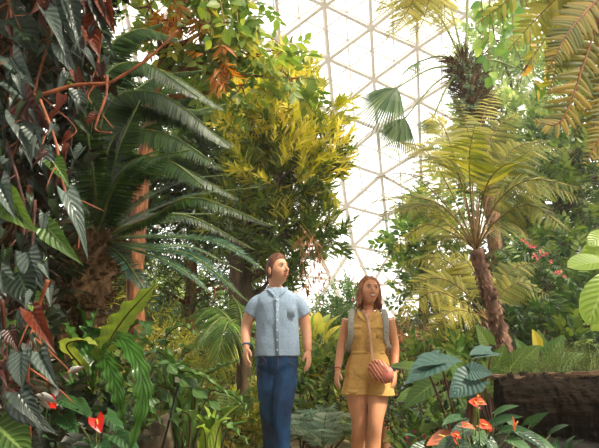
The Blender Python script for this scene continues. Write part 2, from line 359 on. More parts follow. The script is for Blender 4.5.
# ================================================================ the setting
def build_setting():
    # ground
    xs=np.linspace(-16,18,86); ys=np.linspace(-3,33,91); V=[(x,y,gh(x,y)+(.02*math.sin(x*5)*math.sin(y*4) if x<-.9 or x>1 else -.01)) for y in ys for x in xs]
    n=len(xs); Q=[(i*n+j,i*n+j+1,(i+1)*n+j+1,(i+1)*n+j) for i in range(len(ys)-1) for j in range(n-1)]
    o=part('floor',MB().add(V,Q),M_soil); tag(o,kind='structure')
    V=[];ys=np.linspace(-1.5,9,60)
    for y in ys:
        c=.05+ (0 if y<6 else .12*(y-6)**2*.3)
        V+= [(c-.95,y,.0),(c-.93,y,.03),(c+.95,y,.03),(c+.97,y,.0)]
    Q=[(i*4+j,i*4+j+1,i*4+j+5,i*4+j+4) for i in range(59) for j in range(3)]
    o=part('path',MB().add(V,Q),M_path); tag(o,kind='structure')
    # dome
    q=np.array([-0.5607,-0.2899,0.8425,-0.0264]); q/=np.linalg.norm(q); w,x,y,z=q
    R=np.array([[1-2*(y*y+z*z),2*(x*y-z*w),2*(x*z+y*w)],[2*(x*y+z*w),1-2*(x*x+z*z),2*(y*z-x*w)],[2*(x*z-y*w),2*(y*z+x*w),1-2*(x*x+y*y)]])
    cen=np.array([3.943,14.519,3.29]); rad=20*.8392
    bm=bmesh.new(); bmesh.ops.create_icosphere(bm,subdivisions=4,radius=1); bm.verts.ensure_lookup_table()
    SV=np.array([v.co[:] for v in bm.verts])@R.T; E=[(e.verts[0].index,e.verts[1].index) for e in bm.edges]; F=[[v.index for v in f.verts] for f in bm.faces]; bm.free()
    def bars(V,E,r,wide,name,m,k=4):
        keep=[(a,b) for a,b in E if min(V[a][2],V[b][2])>.0]
        A=np.array([V[a] for a,b in keep]);B=np.array([V[b] for a,b in keep])
        T=unit(B-A); N=unit((A+B)/2-cen); S=np.cross(T,N); mb=MB(); nn=len(A)
        ring=[(S*r*wide+N*r),(S*r*wide-N*r),(-S*r*wide-N*r),(-S*r*wide+N*r)]
        VV=np.stack([A+k for k in ring]+[B+k for k in ring],1).reshape(-1,3)
        Q=np.concatenate([np.array([[0,1,5,4],[1,2,6,5],[2,3,7,6],[3,0,4,7]])+8*i for i in range(nn)])
        mb.add(VV,Q)
        return mb
    V=SV*rad+cen
    M_fr=mat('cream_dome_steel','#b8aea0','#c0b6a8',3,.5,0)
    mb=bars(V,E,.085,.85,'',None)
    hub=MB()
    o=part('dome_frame',mb,M_fr,smooth=False); tag(o,kind='structure')
    # node hubs
    hb=MB()
    for v in V:
        if v[2]>0:
            nrm=unit(v-cen); a=np.cross(nrm,[0.1,.2,1]); a=unit(a); b=np.cross(nrm,a)
            ang=np.linspace(0,2*math.pi,8,endpoint=False); c=np.array([v+.17*(a*math.cos(t)+b*math.sin(t)) for t in ang])
            VV=np.r_[c-nrm*.09,c+nrm*.03]; Q=[(i,(i+1)%8,(i+1)%8+8,i+8) for i in range(8)]+[(0,1,2,3),(0,3,4,7),(4,5,6,7)]
            hb.add(VV,Q)
    o=part('dome_frame_joint',hb,M_fr,smooth=False); tag(o,kind='structure')
    # outer glazing bars: each triangle of panes split in four
    V2=V+ (V-cen)/rad*.55; mids={}; VV=list(V2); E2=[]
    def mid(a,b):
        k=(min(a,b),max(a,b))
        if k not in mids:
            m=(V2[a]+V2[b])/2; m=cen+unit(m-cen)*(rad+.55); mids[k]=len(VV); VV.append(m); E2.append((a,mids[k]));E2.append((mids[k],b))
        return mids[k]
    PF=[]
    for a,b,c in F:
        x,y,z=mid(a,b),mid(b,c),mid(c,a); E2+= [(x,y),(y,z),(z,x)]; PF+= [(a,x,z),(x,b,y),(z,y,c),(x,y,z)]
    M_bar=mat('pale_glazing_bar','#b8b0a2','#c0b8aa',3,.5,0)
    o=part('dome_glazing_bars',bars(np.array(VV),E2,.03,1.,'',None),M_bar,smooth=False); tag(o,kind='structure')
    m,nt,out=newmat('dome_glass')
    tp=nd(nt,'ShaderNodeBsdfTransparent'); tp.inputs[0].default_value=(.97,.98,.97,1)
    gl=nd(nt,'ShaderNodeBsdfPrincipled',i_Roughness=.15); gl.inputs['Base Color'].default_value=(.9,.92,.9,1)
    mx=nd(nt,'ShaderNodeMixShader',i_Fac=.06); nt.links.new(tp.outputs[0],mx.inputs[1]); nt.links.new(gl.outputs[0],mx.inputs[2]); nt.links.new(mx.outputs[0],out.inputs[0])
    me=bpy.data.meshes.new('dome_glass'); VV=np.array(VV); me.from_pydata([tuple(v) for v in VV],[],[f for f in PF if min(VV[i][2] for i in f)>-.5]); me.materials.append(m)
    o=part('dome_glass',me,None); tag(o,kind='structure')
    # masonry ring under the dome
    mb=MB(); a=np.linspace(0,2*math.pi,73); VV=[]
    rr=math.sqrt(rad**2-3.29**2)+.3
    for t in a:
        x,y=cen[0]+rr*math.cos(t),cen[1]+rr*math.sin(t); VV+= [(x,y,-.5),(x,y,.9)]
    mb.add(VV,[(2*i,2*i+2,2*i+3,2*i+1) for i in range(72)])
    o=part('wall_ring',mb,mat('ring_concrete','#8f887a','#aaa294',4,.9,.2)); tag(o,kind='structure')
build_setting()

# ================================================================ cycad on the left
def cycad():
    c=P(98,240,3.2); base=np.array([P(48,330,3.3)[0],3.3,gh(-1.3,3.3)])
    root=thing('cycad','big dark green cycad with long feathery arching fronds and an orange fibrous trunk','cycad',base)
    C=catmull([base-[0,0,.05],P(68,330,3.2),P(84,280,3.15),c],30); mb=MB(); tube(mb,C,np.linspace(.17,.13,30),18,.10,ridges=6)
    # persistent leaf bases
    n=420; i=rng.integers(6,30,n); az=rng.random(n)*6.283; T,S,N=frames(C)
    dr=S[i]*np.cos(az)[:,None]+N[i]*np.sin(az)[:,None]; pos=C[i]+dr*.12; mb.inst(leaf_t(.35,2,1,.5,.1,'lance'),Rm(dr+T[i]*.6,T[i])*.09,pos,rng.random(n))
    part('trunk',mb,M_fibre,root)
    fr=[ # (mid px,py,dd),(tip px,py,dd), leaflet length px, teal?
     ((150,218,-.1),(195,198,-.2),(273,226,-.3),17,0),((150,237,-.3),(217,242,-.5),(264,270,-.6),10,1),((152,249,-.4),(194,257,-.6),(248,302,-.8),10,1),((130,225,.1),(185,215,.2),(255,250,.2),14,0),
     ((155,246,.1),(193,248,.2),(242,272,.3),9,1),((150,255,-.2),(185,272,-.3),(214,296,-.3),8,1),
     ((135,205,.2),(180,182,.4),(232,174,.5),10,1),((140,215,.3),(190,196,.5),(260,187,.6),9,1),
     ((118,170,.0),(165,160,-.2),(204,186,-.4),28,0),((112,140,.1),(165,134,.0),(222,168,-.2),30,0),((115,120,.3),(170,112,.3),(236,146,.2),30,0),((108,80,.5),(160,70,.6),(225,110,.6),30,0),((120,160,.3),(175,165,.3),(240,200,.3),24,0),
     ((105,110,.2),(160,94,.2),(232,148,.1),34,0),((98,90,.3),(140,62,.4),(200,98,.3),34,0),((100,70,.4),(135,30,.5),(180,40,.6),30,0),
     ((105,95,.5),(125,40,.7),(165,22,.8),26,0),((88,120,.2),(95,50,.3),(120,2,.4),24,0),((100,150,.4),(150,110,.7),(215,112,.9),24,0),
     ((105,130,.6),(150,80,.9),(205,70,1.1),24,0),((110,150,.5),(170,118,.8),(226,104,1.),20,0),
     ((120,190,-.2),(150,160,-.4),(190,150,-.6),22,0),((110,195,-.3),(128,165,-.5),(158,150,-.8),22,0),
     ((95,190,-.3),(88,140,-.5),(80,90,-.7),20,0),((80,200,.0),(50,160,0),(5,150,.0),20,0),((75,220,.0),(40,200,.1),(-5,215,.1),18,0),
     ((90,180,.3),(70,110,.5),(40,50,.6),22,0),((80,240,.2),(50,240,.4),(10,270,.5),16,0),((120,225,.3),(160,215,.6),(215,214,.9),14,1),
     ((108,200,.0),(118,150,-.1),(140,100,-.1),26,0),((112,205,-.1),(135,175,-.2),(165,176,-.3),22,0),((120,255,-.2),(135,275,-.3),(150,300,-.3),12,1)]
    for (a,b,t_,ll,teal) in fr:
        pts=[c,P(a[0],a[1],3.2+a[2]),P(b[0],b[1],3.2+b[2]),P(t_[0],t_[1],3.2+t_[2])]
        Cc=catmull(pts,30); L=M(ll,3.1); n=int(np.linalg.norm(np.diff(Cc,axis=0),axis=1).sum()/.0095)
        mb=MB(); frond_pts(mb,Cc,T_cyc,n,lambda t:L*min(1,.35+t*2.5)*min(1,(1.04-t)*2.6)**.8,80,48,t0=.12,dih=-.2 if not teal else .3,r=.45,wscale=2.0 if not teal else 2.6,droop=.3 if not teal else .05,up=(0,-.55,1))
        f=part('frond',mb,G_cyteal if teal else G_cycad,root,'blue-green frond' if teal else None)
        mb=MB(); tube(mb,Cc,np.linspace(.009,.003,30),6); part('stalk',mb,M_stem,f)
cycad()

# ================================================================ creeper wall and vines, left foreground
LT={'silver':(DRIP+HEART,G_silver),'pale':(DRIP,G_silver2),'brown':(DRIP,G_brown),'dark':(DRIP+HEART,G_dark),'green':(HEART+DRIP,G_bright)}
LEAFDATA={}
for k,(ts,m_) in LT.items(): LEAFDATA[k]=[MB().inst(t,np.eye(3)[None],np.zeros((1,3)),[r_]).data('leaf',m_) for t in ts for r_ in (.25,.7)]
LABL={'silver':'silver-marked leaf','pale':'silvery grey leaf','brown':'maroon brown leaf','green':'fresh green leaf','dark':None}
def put_leaf(root, kind, pos, d, n, L, w=1.):
    me=LEAFDATA[kind][random.randrange(6 if w<1 and kind in('silver','dark') else len(LEAFDATA[kind]))]
    o=bpy.data.objects.new('leaf',me); COL.objects.link(o); o.parent=root
    R=Rm(np.array([d]),np.array([n]))[0]; m=Matrix.Identity(4)
    for i in range(3):
        for j in range(3): m[i][j]=R[i][j]*L*(w if j==0 else 1)
        m[i][3]=float(pos[i]-root.location[i])
    o.matrix_basis=m
    if LABL[kind]: o['label']=LABL[kind]
def hero(root,x0,y0,x1,y1,kind,d,w=1.,tilt=None):
    a=P(x0,y0,d); b=P(x1,y1,d-.03); v=b-a; n=np.array([random.uniform(-.5,.7),-1,random.uniform(.0,.7)]) if tilt is None else np.array(tilt)
    put_leaf(root,kind,a,unit(v),n,np.linalg.norm(v)*1.08,w)
def vine(label,path,d,n,kinds,size,heroes=(),name='climbing_vine',stemr=.006,dd=.12,box=14):
    pts=[P(x,y,d+random.uniform(-.04,.04)) for x,y in path]
    root=thing(name,label,'vine',pts[-1],'vines hanging down the left side'); C=catmull(pts,50)
    mb=MB(); tube(mb,C,np.linspace(stemr,stemr*.7,50),6,.08)
    for _ in range(6):
        i=random.randrange(5,45); e=C[i]+np.array([random.uniform(-.15,.15),random.uniform(-.1,.05),-random.uniform(.05,.2)]); bough(mb,C[i],e,stemr*.5,stemr*.25,.15)
    part('stem',mb,M_orstem if random.random()<.6 else M_dkstem,root)
    n=int(n*1.7)
    for i in range(n):
        f=(i+random.random())/n; c=C[int(f*49)]+np.array([random.uniform(-1,1)*M(box,d),random.uniform(-dd,dd*.6),random.uniform(-.03,.03)])
        k=random.choices(list(kinds),list(kinds.values()))[0]
        dr=unit(np.array([random.uniform(-.7,.8),random.uniform(-.4,.3),-random.uniform(.5,1.1)]))
        put_leaf(root,k,c,dr,np.array([random.uniform(-.8,.8),-1,random.uniform(-.2,.9)]),M(size,d)*random.uniform(.5,1.0),random.uniform(.6,1.0))
    for h in heroes: hero(root,*h)
mixA={'silver':3,'pale':1.5,'brown':3,'dark':6}; mixB={'silver':2,'dark':6,'green':1.2,'brown':1.5}; mixC={'silver':2,'pale':1,'brown':2.5,'dark':4}
vine('vine at the upper left edge, dark leaves with a pale-edged one',[(8,-20),(12,60),(5,130)],1.9,22,mixA,30,[(8,20,35,49,'dark',1.8),(12,58,32,84,'silver',1.8),(5,79,29,102,'silver',1.8)])
vine('vine of hanging grey leaves in the top left, second from the frame edge',[(45,-20),(50,30),(35,90),(30,150)],1.85,22,mixA,30,[(45,12,66,46,'pale',1.75,.6),(25,98,46,128,'brown',1.75,1.3),(18,117,31,152,'pale',1.75),(33,128,42,153,'silver',1.75)])
vine('vine at the top with narrow silvery leaves and large maroon leaves',[(80,-20),(85,30),(78,90),(70,150)],1.9,20,mixA,28,[(70,3,80,45,'pale',1.8,.6),(54,8,76,42,'silver',1.8,.5),(80,20,99,52,'brown',1.85,1.2),(60,44,72,75,'pale',1.8,.7)])
vine('vine with long red-brown leaves against the cycad fronds, outermost at the top',[(105,-20),(103,20),(98,60),(92,110)],1.9,12,{'brown':4,'pale':2,'dark':2},26,[(97,2,109,46,'pale',1.85,.45),(106,2,113,30,'brown',1.85,.8),(88,0,98,18,'brown',1.85),(78,90,84,112,'pale',1.85),(88,96,104,110,'dark',1.85)],box=8)
vine('vine ending in a long mottled silver leaf beside the cycad crown',[(40,100),(55,140),(62,180),(70,205)],1.8,14,mixC,26,[(66,192,91,243,'silver',1.7,.55),(40,150,54,180,'pale',1.75,.8),(53,162,68,182,'green',1.75)],box=12)
vine('vine with broad green leaves at the left edge, half way up',[(5,140),(18,180),(25,220),(15,280)],1.75,18,mixB,30,[(48,228,76,260,'green',1.65,.8),(8,198,30,230,'green',1.65,1.3),(0,182,13,215,'silver',1.65),(28,252,34,282,'silver',1.65)])
vine('vine with spotted dark leaves low at the left edge below the green ones',[(35,200),(32,250),(25,300),(18,350)],1.75,16,mixB,28,[(0,272,18,302,'silver',1.65),(18,272,30,302,'dark',1.65),(33,298,46,322,'green',1.7)],box=12)
vine('vine bearing a heart-shaped silver-veined leaf at lower left',[(48,280),(35,320),(28,370),(30,440)],1.6,13,mixC,28,[(22,352,18,384,'silver',1.5,1.25),(40,352,57,388,'silver',1.5,.8),(32,312,54,350,'brown',1.55,.7),(18,392,42,426,'pale',1.5,.9),(10,330,16,350,'brown',1.5)],box=14)
vine('vine trailing in the bottom left corner with a yellow-green leaf',[(2,300),(6,360),(4,410),(10,460)],1.6,12,mixC,28,[(-4,424,22,452,'green',1.5,1.5),(18,400,44,432,'silver',1.5,1.2)],box=12)
# orange branch
root=thing('bare_branch','bare orange-brown woody branch reaching up across the cycad fronds','branch',P(30,98,1.8)); mb=MB()
for pts,r in (([(30,98),(58,90),(75,85),(107,83),(120,77),(142,63),(160,48),(178,30)],.0075),([(107,76),(106,95),(98,118),(96,130),(112,133)],.006),([(95,84),(88,96),(92,104)],.004),([(142,63),(150,52),(156,52)],.003)):
    tube(mb,catmull([P(x,y,1.8) for x,y in pts],40),np.linspace(r,r*.5,40),8,.10)
part('stem',mb,M_orstem,root)
# dark mass behind the vines; leftmost blobs are added out of view to block light
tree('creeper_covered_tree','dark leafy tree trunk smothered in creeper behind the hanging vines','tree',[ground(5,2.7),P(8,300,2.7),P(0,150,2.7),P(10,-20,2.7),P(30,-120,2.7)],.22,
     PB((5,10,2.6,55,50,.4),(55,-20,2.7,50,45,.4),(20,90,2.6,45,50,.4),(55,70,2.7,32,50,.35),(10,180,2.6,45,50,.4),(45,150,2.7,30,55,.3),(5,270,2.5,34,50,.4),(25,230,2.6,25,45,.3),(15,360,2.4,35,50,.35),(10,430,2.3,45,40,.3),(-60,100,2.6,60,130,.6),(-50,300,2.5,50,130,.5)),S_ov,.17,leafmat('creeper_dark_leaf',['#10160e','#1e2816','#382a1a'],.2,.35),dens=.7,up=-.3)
# unseen crown added to darken the left foreground, some blobs behind the camera
tree('added_shade_tree','added out-of-view tree whose crown shades the left planting','tree',[ground(-60,3.9),P(-50,200,3.9),P(-20,-50,3.8),np.array([-1.6,3.4,4.6])],.16,
     [(np.array([-2.2,3.0,4.4]),1.3,1.3,.6),(np.array([-1.4,1.6,3.9]),1.1,1.1,.45),(np.array([-2.6,1.2,3.3]),.9,1.2,.7),(np.array([-1.2,3.8,4.6]),.9,.9,.5),(np.array([-2.9,3.4,2.6]),.7,.9,1.2),(np.array([-2.7,.2,2.3]),.8,1.5,1.5),(np.array([-1.9,-1.6,2.6]),1.2,.9,1.4),(np.array([-.3,-2.3,3.1]),1.2,.9,1.1),(np.array([-.4,1.9,4.0]),.9,1.,.4),(np.array([-1.0,.6,3.6]),1.,1.,.5)],S_ov,.3,G_canopy2,dens=.7)
# ================================================================ bird's-nest and other ferns at lower left
def blade(mb, pts, T_, w, L=None, r=.5, up=(0,0,1), n=26, wave=.0, waves=9, fold=.25, lob=0., mi=0, taper='nest', twist=0.):
    """one long blade laid along a curve, w wide"""
    C=catmull(pts,n); T,S,N=frames(C,up); t=np.linspace(0,1,n)
    if twist: 
        a=twist; S,N=S*math.cos(a)+N*math.sin(a),N*math.cos(a)-S*math.sin(a)
    W=np.minimum(1,.18+t*2.6)*np.minimum(1,(1.02-t)*4)**.7
    if taper=='lance': W=np.sin(math.pi*np.clip(t,.02,.99)**.8)**.7
    if taper=='cord': W=np.minimum(1,.35+t*6)*np.clip(1-t**1.6,0.02,1)**.8
    W=W*w/2; ss=(-1,-.55,-.08,.08,.55,1); V=[];uv=[]
    ph=rng.random()*6
    for i in range(n):
        for s in ss:
            wv=math.sin(t[i]*waves*6.283+ph+(1.3 if s>0 else 0)); edge=abs(s)**2
            l=1-lob*edge*(.5+.5*math.cos(t[i]*waves*6.283))
            V.append(C[i]+S[i]*(W[i]*s*l)+N[i]*(abs(s)*W[i]*fold+wave*w*wv*edge)); uv.append((s,t[i]*1.6))
    m=len(ss); Q=[(i*m+j,i*m+j+1,(i+1)*m+j+1,(i+1)*m+j) for i in range(n-1) for j in range(m-1)]
    mb.add(np.array(V),Q,np.array(uv),np.clip(r+rng.normal()*.1,0,1),mi)
def blade_plant(name,label,cat,base,fronds,mat_,width,d0,group=None,pname='frond',stalkmat=None,**kw):
    """fronds: list of pixel paths [(px,py,dd)...] from the base outwards, optional dict of overrides last"""
    root=thing(name,label,cat,base,group)
    for f in fronds:
        o=dict(kw); m_=mat_; w=width; lab=None
        if isinstance(f[-1],dict):
            q=dict(f[-1]); f=f[:-1]; m_=q.pop('mat',mat_); w=q.pop('w',width); lab=q.pop('label',None); o.update(q)
        pts=[np.asarray(base)+[0,0,.03]]+[P(x,y,d0+dd) for x,y,dd in f]
        mb=MB(); blade(mb,pts,None,M(w,d0),**o); p_=part(pname,mb,m_,root,lab)
        mb=MB(); tube(mb,catmull(pts,26)+np.array([0,.004,-.003]),np.linspace(.006,.0015,26),6); part('midrib',mb,stalkmat or M_dkstem,p_)
    return root
b=ground(88,2.9)
pb=lambda px,py,d:P(px,py,d)
blade_plant('birds_nest_fern',"big bird's-nest fern with wide wavy glossy strap fronds below the cycad trunk",'fern',P(92,400,2.85),[
 ((105,350,0),(124,318,-.1),(155,284,-.2),{'mat':G_nesty,'w':30,'label':'pale upright frond','fold':.05}),
 ((98,362,0),(118,338,-.25),(138,362,-.4),(143,400,-.42),(130,450,-.4),{'w':17,'lob':.3,'waves':10,'label':'drooping wavy frond','up':(0,-1,.5),'wave':.09,'fold':.1}),
 ((96,372,-.1),(104,358,-.35),(116,385,-.45),(124,425,-.45),{'w':17,'lob':.3,'waves':10,'up':(-.4,-1,.5),'wave':.12,'fold':.1}),
 ((84,370,0),(66,346,-.2),(82,340,-.25),(97,346,-.3),{'w':16,'wave':.06,'lob':.3,'mat':G_nesty}),
 ((80,365,.1),(70,335,.1),(58,318,.1),{'w':26}),((88,360,.1),(92,330,.1),(98,308,.1),{'w':24}),
 ((98,365,.1),(115,342,.15),(140,322,.15),(150,335,.1),{'w':20}),((75,385,0),(62,372,-.1),(70,395,-.2),{'w':20}),
 ((70,375,.1),(50,345,.1),(42,330,.1),{'w':24}),((90,350,.2),(80,310,.2),(75,290,.2),{'w':22})],
 G_nest,22,2.85,wave=.07,waves=8,lob=.12,n=60)
blade_plant('lobed_leaf_fern','fern with lobed jagged-edged arching fronds in front of the small rock, left of the man','fern',ground(188,3.3)+[0,0,.25],[
 ((165,380,0),(150,345,0),(120,335,-.1)),((172,380,0),(165,340,0),(182,325,0),(195,335,0)),((180,370,0),(190,350,0),(178,345,-.1)),
 ((175,385,-.1),(160,352,-.2),(138,362,-.3),(130,380,-.3)),((192,385,-.1),(170,365,-.3),(190,388,-.4),(222,412,-.5),{'w':22}),
 ((195,400,-.1),(180,372,-.3),(205,378,-.4),(240,405,-.4)),((180,405,-.2),(155,385,-.3),(150,405,-.4),(165,430,-.4)),
 ((200,390,0),(215,370,0),(240,360,0)),((205,400,0),(222,392,0),(240,400,0),(248,418,0)),((200,425,-.1),(225,425,-.2),(250,445,-.2)),((190,420,-.2),(175,418,-.3),(185,446,-.3))],
 G_lobed,17,3.3,wave=.08,waves=9,lob=.68,n=90)
blade_plant('young_nest_fern','small fern rosette with stiff yellow-green upright fronds below the lobed fern','fern',ground(212,3.15)+[0,0,.22],[
 ((208,425,0),(204,405,0)),((214,425,0),(220,402,0)),((222,428,0),(243,402,0),{'mat':G_nesty}),((204,430,0),(190,412,0)),((218,430,-.1),(232,418,-.1)),((205,435,-.1),(196,428,-.1)),((225,436,0),(250,420,0),{'mat':G_nest})],
 G_nesty,14,3.15,fold=.4,taper='lance')
# dead rock and marker
def rock(label,c,sx,sy,sz,m=M_rock):
    bm=bmesh.new(); bmesh.ops.create_icosphere(bm,subdivisions=4,radius=1)
    ph=rng.normal(size=(6,3))*2.2
    for v in bm.verts:
        p=np.array(v.co); k=1+sum(.07*math.sin(float(q@p)+i) for i,q in enumerate(ph)); k+=.05*abs(math.sin(p[0]*6+p[2]*4)); v.co=Vector(p*k*[sx,sy,sz])
    me=bpy.data.meshes.new('rock'); bm.to_mesh(me); bm.free(); me.materials.append(m)
    for p_ in me.polygons: p_.use_smooth=True
    o=bpy.data.objects.new('rock',me); COL.objects.link(o); o.location=c; tag(o,label,'rock')
rock('brown rock between the ferns at the bottom left',P(165,436,3.45)-[0,0,.05],.13,.12,.16)
root=thing('plant_marker','black plant label stake with a white tag standing among the ferns','plant marker',P(157,450,3.0)); mb=MB()
tube(mb,[P(157,470,3.0),P(178,386,3.0)],.006,8); part('stake',mb,mat('black_metal','#16181c','#202226',5,.5,0),root)
mb=MB(); a=P(180,380,2.99); V=[a+np.array([x*.024,y*.004,z*.017]) for y in (-1,1) for x,z in ((-1,-.6),(1,-1),(.8,1),(-1,.9))]
mb.add(V,[(0,1,2,3),(7,6,5,4),(0,4,5,1),(1,5,6,2),(2,6,7,3),(3,7,4,0)]); part('tag',mb,mat('white_tag','#e6e6e0','#f2f2ee',5,.5,0),root,smooth=False)

# anthuriums
T_spathe=leaf_t(.82,9,3,.22,.12,'heart',0,.22)
def anthurium(label,base,leaves,flowers,d0,size=26,group=None,fm=G_coral):
    root=thing('anthurium',label,'anthurium',base,group)
    TL=leaf_t(.55,8,3,.12,.25,'heart',.03,.25,waves=3)
    for (x0,y0,x1,y1,dd) in leaves:
        a=P(x0,y0,d0+dd); e=P(x1,y1,d0+dd-.08); L=np.linalg.norm(e-a)*1.1
        mb=MB(); mb.inst(TL,Rm((e-a)[None],np.array([[random.uniform(-.4,.4),-.5,1]]))*L,a[None],[random.random()]); l_=part('leaf',mb,G_anth,root)
        mb=MB(); bough(mb,np.asarray(base),a,.005,.003,.06); part('stalk',mb,M_stem,l_)
    for (x0,y0,x1,y1,dd,kind) in flowers:
        a=P(x0,y0,d0+dd); e=P(x1,y1,d0+dd-.03); L=np.linalg.norm(e-a)*.95; mm=G_red if kind=='red' else (G_rust if kind=='rust' else fm)
        n=np.array([[.1,-1,.45]]) if kind!='bud' else np.array([[1,-.2,0]])
        if kind=='flat': n=np.array([[.0,-.45,1]])
        S=np.array([.35 if kind=='bud' else 1.15,1,1.])
        mb=MB(); mb.inst(T_spathe,Rm((e-a)[None],n)*L*S[None,None,:],a[None],[random.random()]); f_=part('flower',mb,mm,root,'red flower' if kind=='red' else 'coral flower')
        sp_=a+(e-a)*.15; nn=unit(n[0]); mb=MB(); tube(mb,catmull([sp_,sp_+(nn*.5+unit(e-a)*.4)*L*.3,sp_+(nn*.5+unit(e-a)*.7)*L*.55],8),np.linspace(.0045,.0025,8)*1.1,8); part('spadix',mb,M_spadix,f_)
        mb=MB(); bough(mb,np.asarray(base),a,.004,.0025,.05); part('flower_stalk',mb,M_stem,root)
M_spadix=mat('yellow_spadix','#d89a50','#e8c070',30,.6,.2)
anthurium('anthurium with a glossy red flower below the wavy fern',P(90,470,2.5),[(60,420,45,445,0),(85,440,70,465,0),(115,435,140,450,0),(105,415,125,432,.1),(70,400,90,410,.1),(80,425,60,428,-.1),(100,445,108,470,-.1),(50,440,30,455,.05)],[(96,418,101,433,-.15,'red')],2.5)
anthurium('anthurium with a small half-hidden dark red flower at lower left',P(52,450,2.4),[(50,410,35,425,0),(60,400,80,405,0),(45,425,58,445,0),(62,415,75,430,0)],[(48,400,56,408,-.05,'red')],2.4)
anthurium('anthurium clump with coral red flowers growing at the end of the log',P(478,500,2.6),
 [(470,428,448,440,0),(478,432,482,455,-.05),(492,425,515,412,.05),(500,432,525,425,.05),(455,440,435,452,0),(510,440,535,450,0),(520,432,548,446,.1),(488,440,500,460,-.1),(495,415,512,402,.1),(535,440,560,452,.1),(462,418,445,418,.1),(530,425,545,408,.2),(448,448,425,458,.1),(550,435,562,422,.2),(470,445,458,465,-.1),(505,418,520,430,.1)],
 [(477,404,469,401,-.1,'c'),(478,402,487,404,-.12,'c'),(477,399,478,394,-.1,'c'),(462,426,476,428,-.1,'flat'),(487,430,489,422,0,'c'),(513,428,514,415,-.1,'bud'),(457,440,452,433,-.1,'c'),(454,434,461,438,-.12,'c'),(480,424,492,428,-.02,'c')],2.6)
anthurium('anthurium with one wide dusty orange flower nearest the woman',P(432,480,2.8),[(425,448,405,458,0),(440,452,430,470,0),(420,440,408,430,.1)],[(452,440,425,443,-.15,'flat')],2.8,fm=leafmat('dusty_orange_spathe',['#a8583a','#c0704c','#b86648'],.25,.3))

# taro / elephant ears and broad philodendrons
def broad(name,label,cat,base,leaves,mat_,d0,wr=.8,group=None,stem=M_dkstem,shape='heart',lobe=.25,wave=.04):
    """leaves: (stalk end px,py, tip px,py, depth offset, facing)"""
    root=thing(name,label,cat,base,group); T_=leaf_t(wr,12,4,.10,.16,shape,wave,lobe,waves=4)
    for l in leaves:
        x0,y0,x1,y1,dd,n=l[:6]; m_=l[6] if len(l)>6 else mat_
        a=P(x0,y0,d0+dd); e=P(x1,y1,d0+dd-.05); L=np.linalg.norm(e-a)
        mb=MB(); mb.inst(T_,Rm((e-a)[None],np.array([n],float))*L,a[None],[.3+.4*random.random()]); p_=part('leaf',mb,m_,root)
        mb=MB(); c=np.asarray(base); m=(c+a)/2+np.array([(a-c)[0]*-.2,0,.06]); tube(mb,catmull([c,m,a],14),np.linspace(.011,.005,14),8); part('stalk',mb,stem,p_)
broad('taro_plant','blue-green elephant ear with big heart leaves on dark stalks, right of the woman','elephant ear',ground(458,3.35),[
 (441,362,405,378,-.1,(-.2,-.5,1)),(425,363,462,356,-.05,(0,-.35,1)),(476,357,499,352,-.1,(.2,-.4,1)),(492,352,470,351,-.05,(0,-.4,1)),
 (474,378,450,395,-.2,(.1,-.8,.7)),(470,372,492,372,-.2,(.1,-.9,.5)),(468,385,474,402,-.2,(.1,-.9,.4))],G_blue,3.3,1.0)
broad('green_taro_plant','large leaved green elephant ear between the woman and the blue-green one','elephant ear',ground(440,3.8),[
 (420,370,390,362,0,(-.1,-.5,1)),(432,385,402,405,-.1,(-.1,-.6,.8)),(430,378,458,352,.1,(.2,-.6,1)),(448,405,420,430,-.2,(.1,-.8,.6)),(460,398,440,420,-.1,(.1,-.8,.6)),(415,392,395,400,.2,(-.3,-.6,1)),(440,420,470,440,-.2,(.3,-.7,.8)),(462,380,450,350,.3,(.2,-.8,.5))],G_taro,3.8,.72)
broad('broad_leaf_philodendron','philodendron with backlit fan-veined leaves beside the log end','philodendron',ground(490,3.9),[
 (480,385,462,362,0,(0,-.7,-.5)),(495,372,505,345,.1,(0,-.8,.5)),(505,375,525,350,.1,(0,-.8,.3)),(470,392,452,378,0,(0,-.8,-.3)),(498,388,485,362,-.1,(0,-.9,.2)),(515,368,540,345,.2,(.2,-.8,.4)),(488,345,478,325,.3,(0,-.8,.4)),(482,380,500,362,-.1,(.3,-.8,.5)),(478,400,468,380,-.1,(0,-.9,0))],leafmat('philodendron_green',['#36521f','#546e2a','#7c8836'],.45,.45,vein='#8a9a50'),3.9,.85)  # mid green leaf colours with lighter veins
broad('broad_leaf_philodendron','philodendron with palm-sized green leaves growing behind the log','philodendron',ground(548,4.2),[
 (530,365,518,338,0,(0,-.8,.5)),(545,362,565,335,0,(.2,-.8,.5)),(552,368,585,350,0,(.3,-.6,.8)),(535,370,510,352,0,(-.2,-.7,.7)),(542,360,540,330,.1,(0,-.9,.2)),(560,372,590,378,.1,(.3,-.6,.8)),(538,345,534,330,-.1,(0,-1,.2),leafmat('yellowing_leaf',['#b8a83a','#d8c85a','#d0b848'],.4,.4))],G_taro,4.2,.7)
broad('banana_plant','banana plant with smooth bright green leaves reaching in at the right edge','banana plant',ground(625,2.7),[
 (606,262,570,262,0,(.2,-.9,.9)),(610,240,585,262,.1,(.3,-.9,.3)),(608,275,590,322,-.1,(-.2,-1,.2)),(612,290,598,330,.1,(.5,-1,.2)),(606,232,590,243,.1,(0,-1,.4))],G_banana,2.7,.6,shape='paddle',lobe=0.1,wave=.02,stem=M_stem)

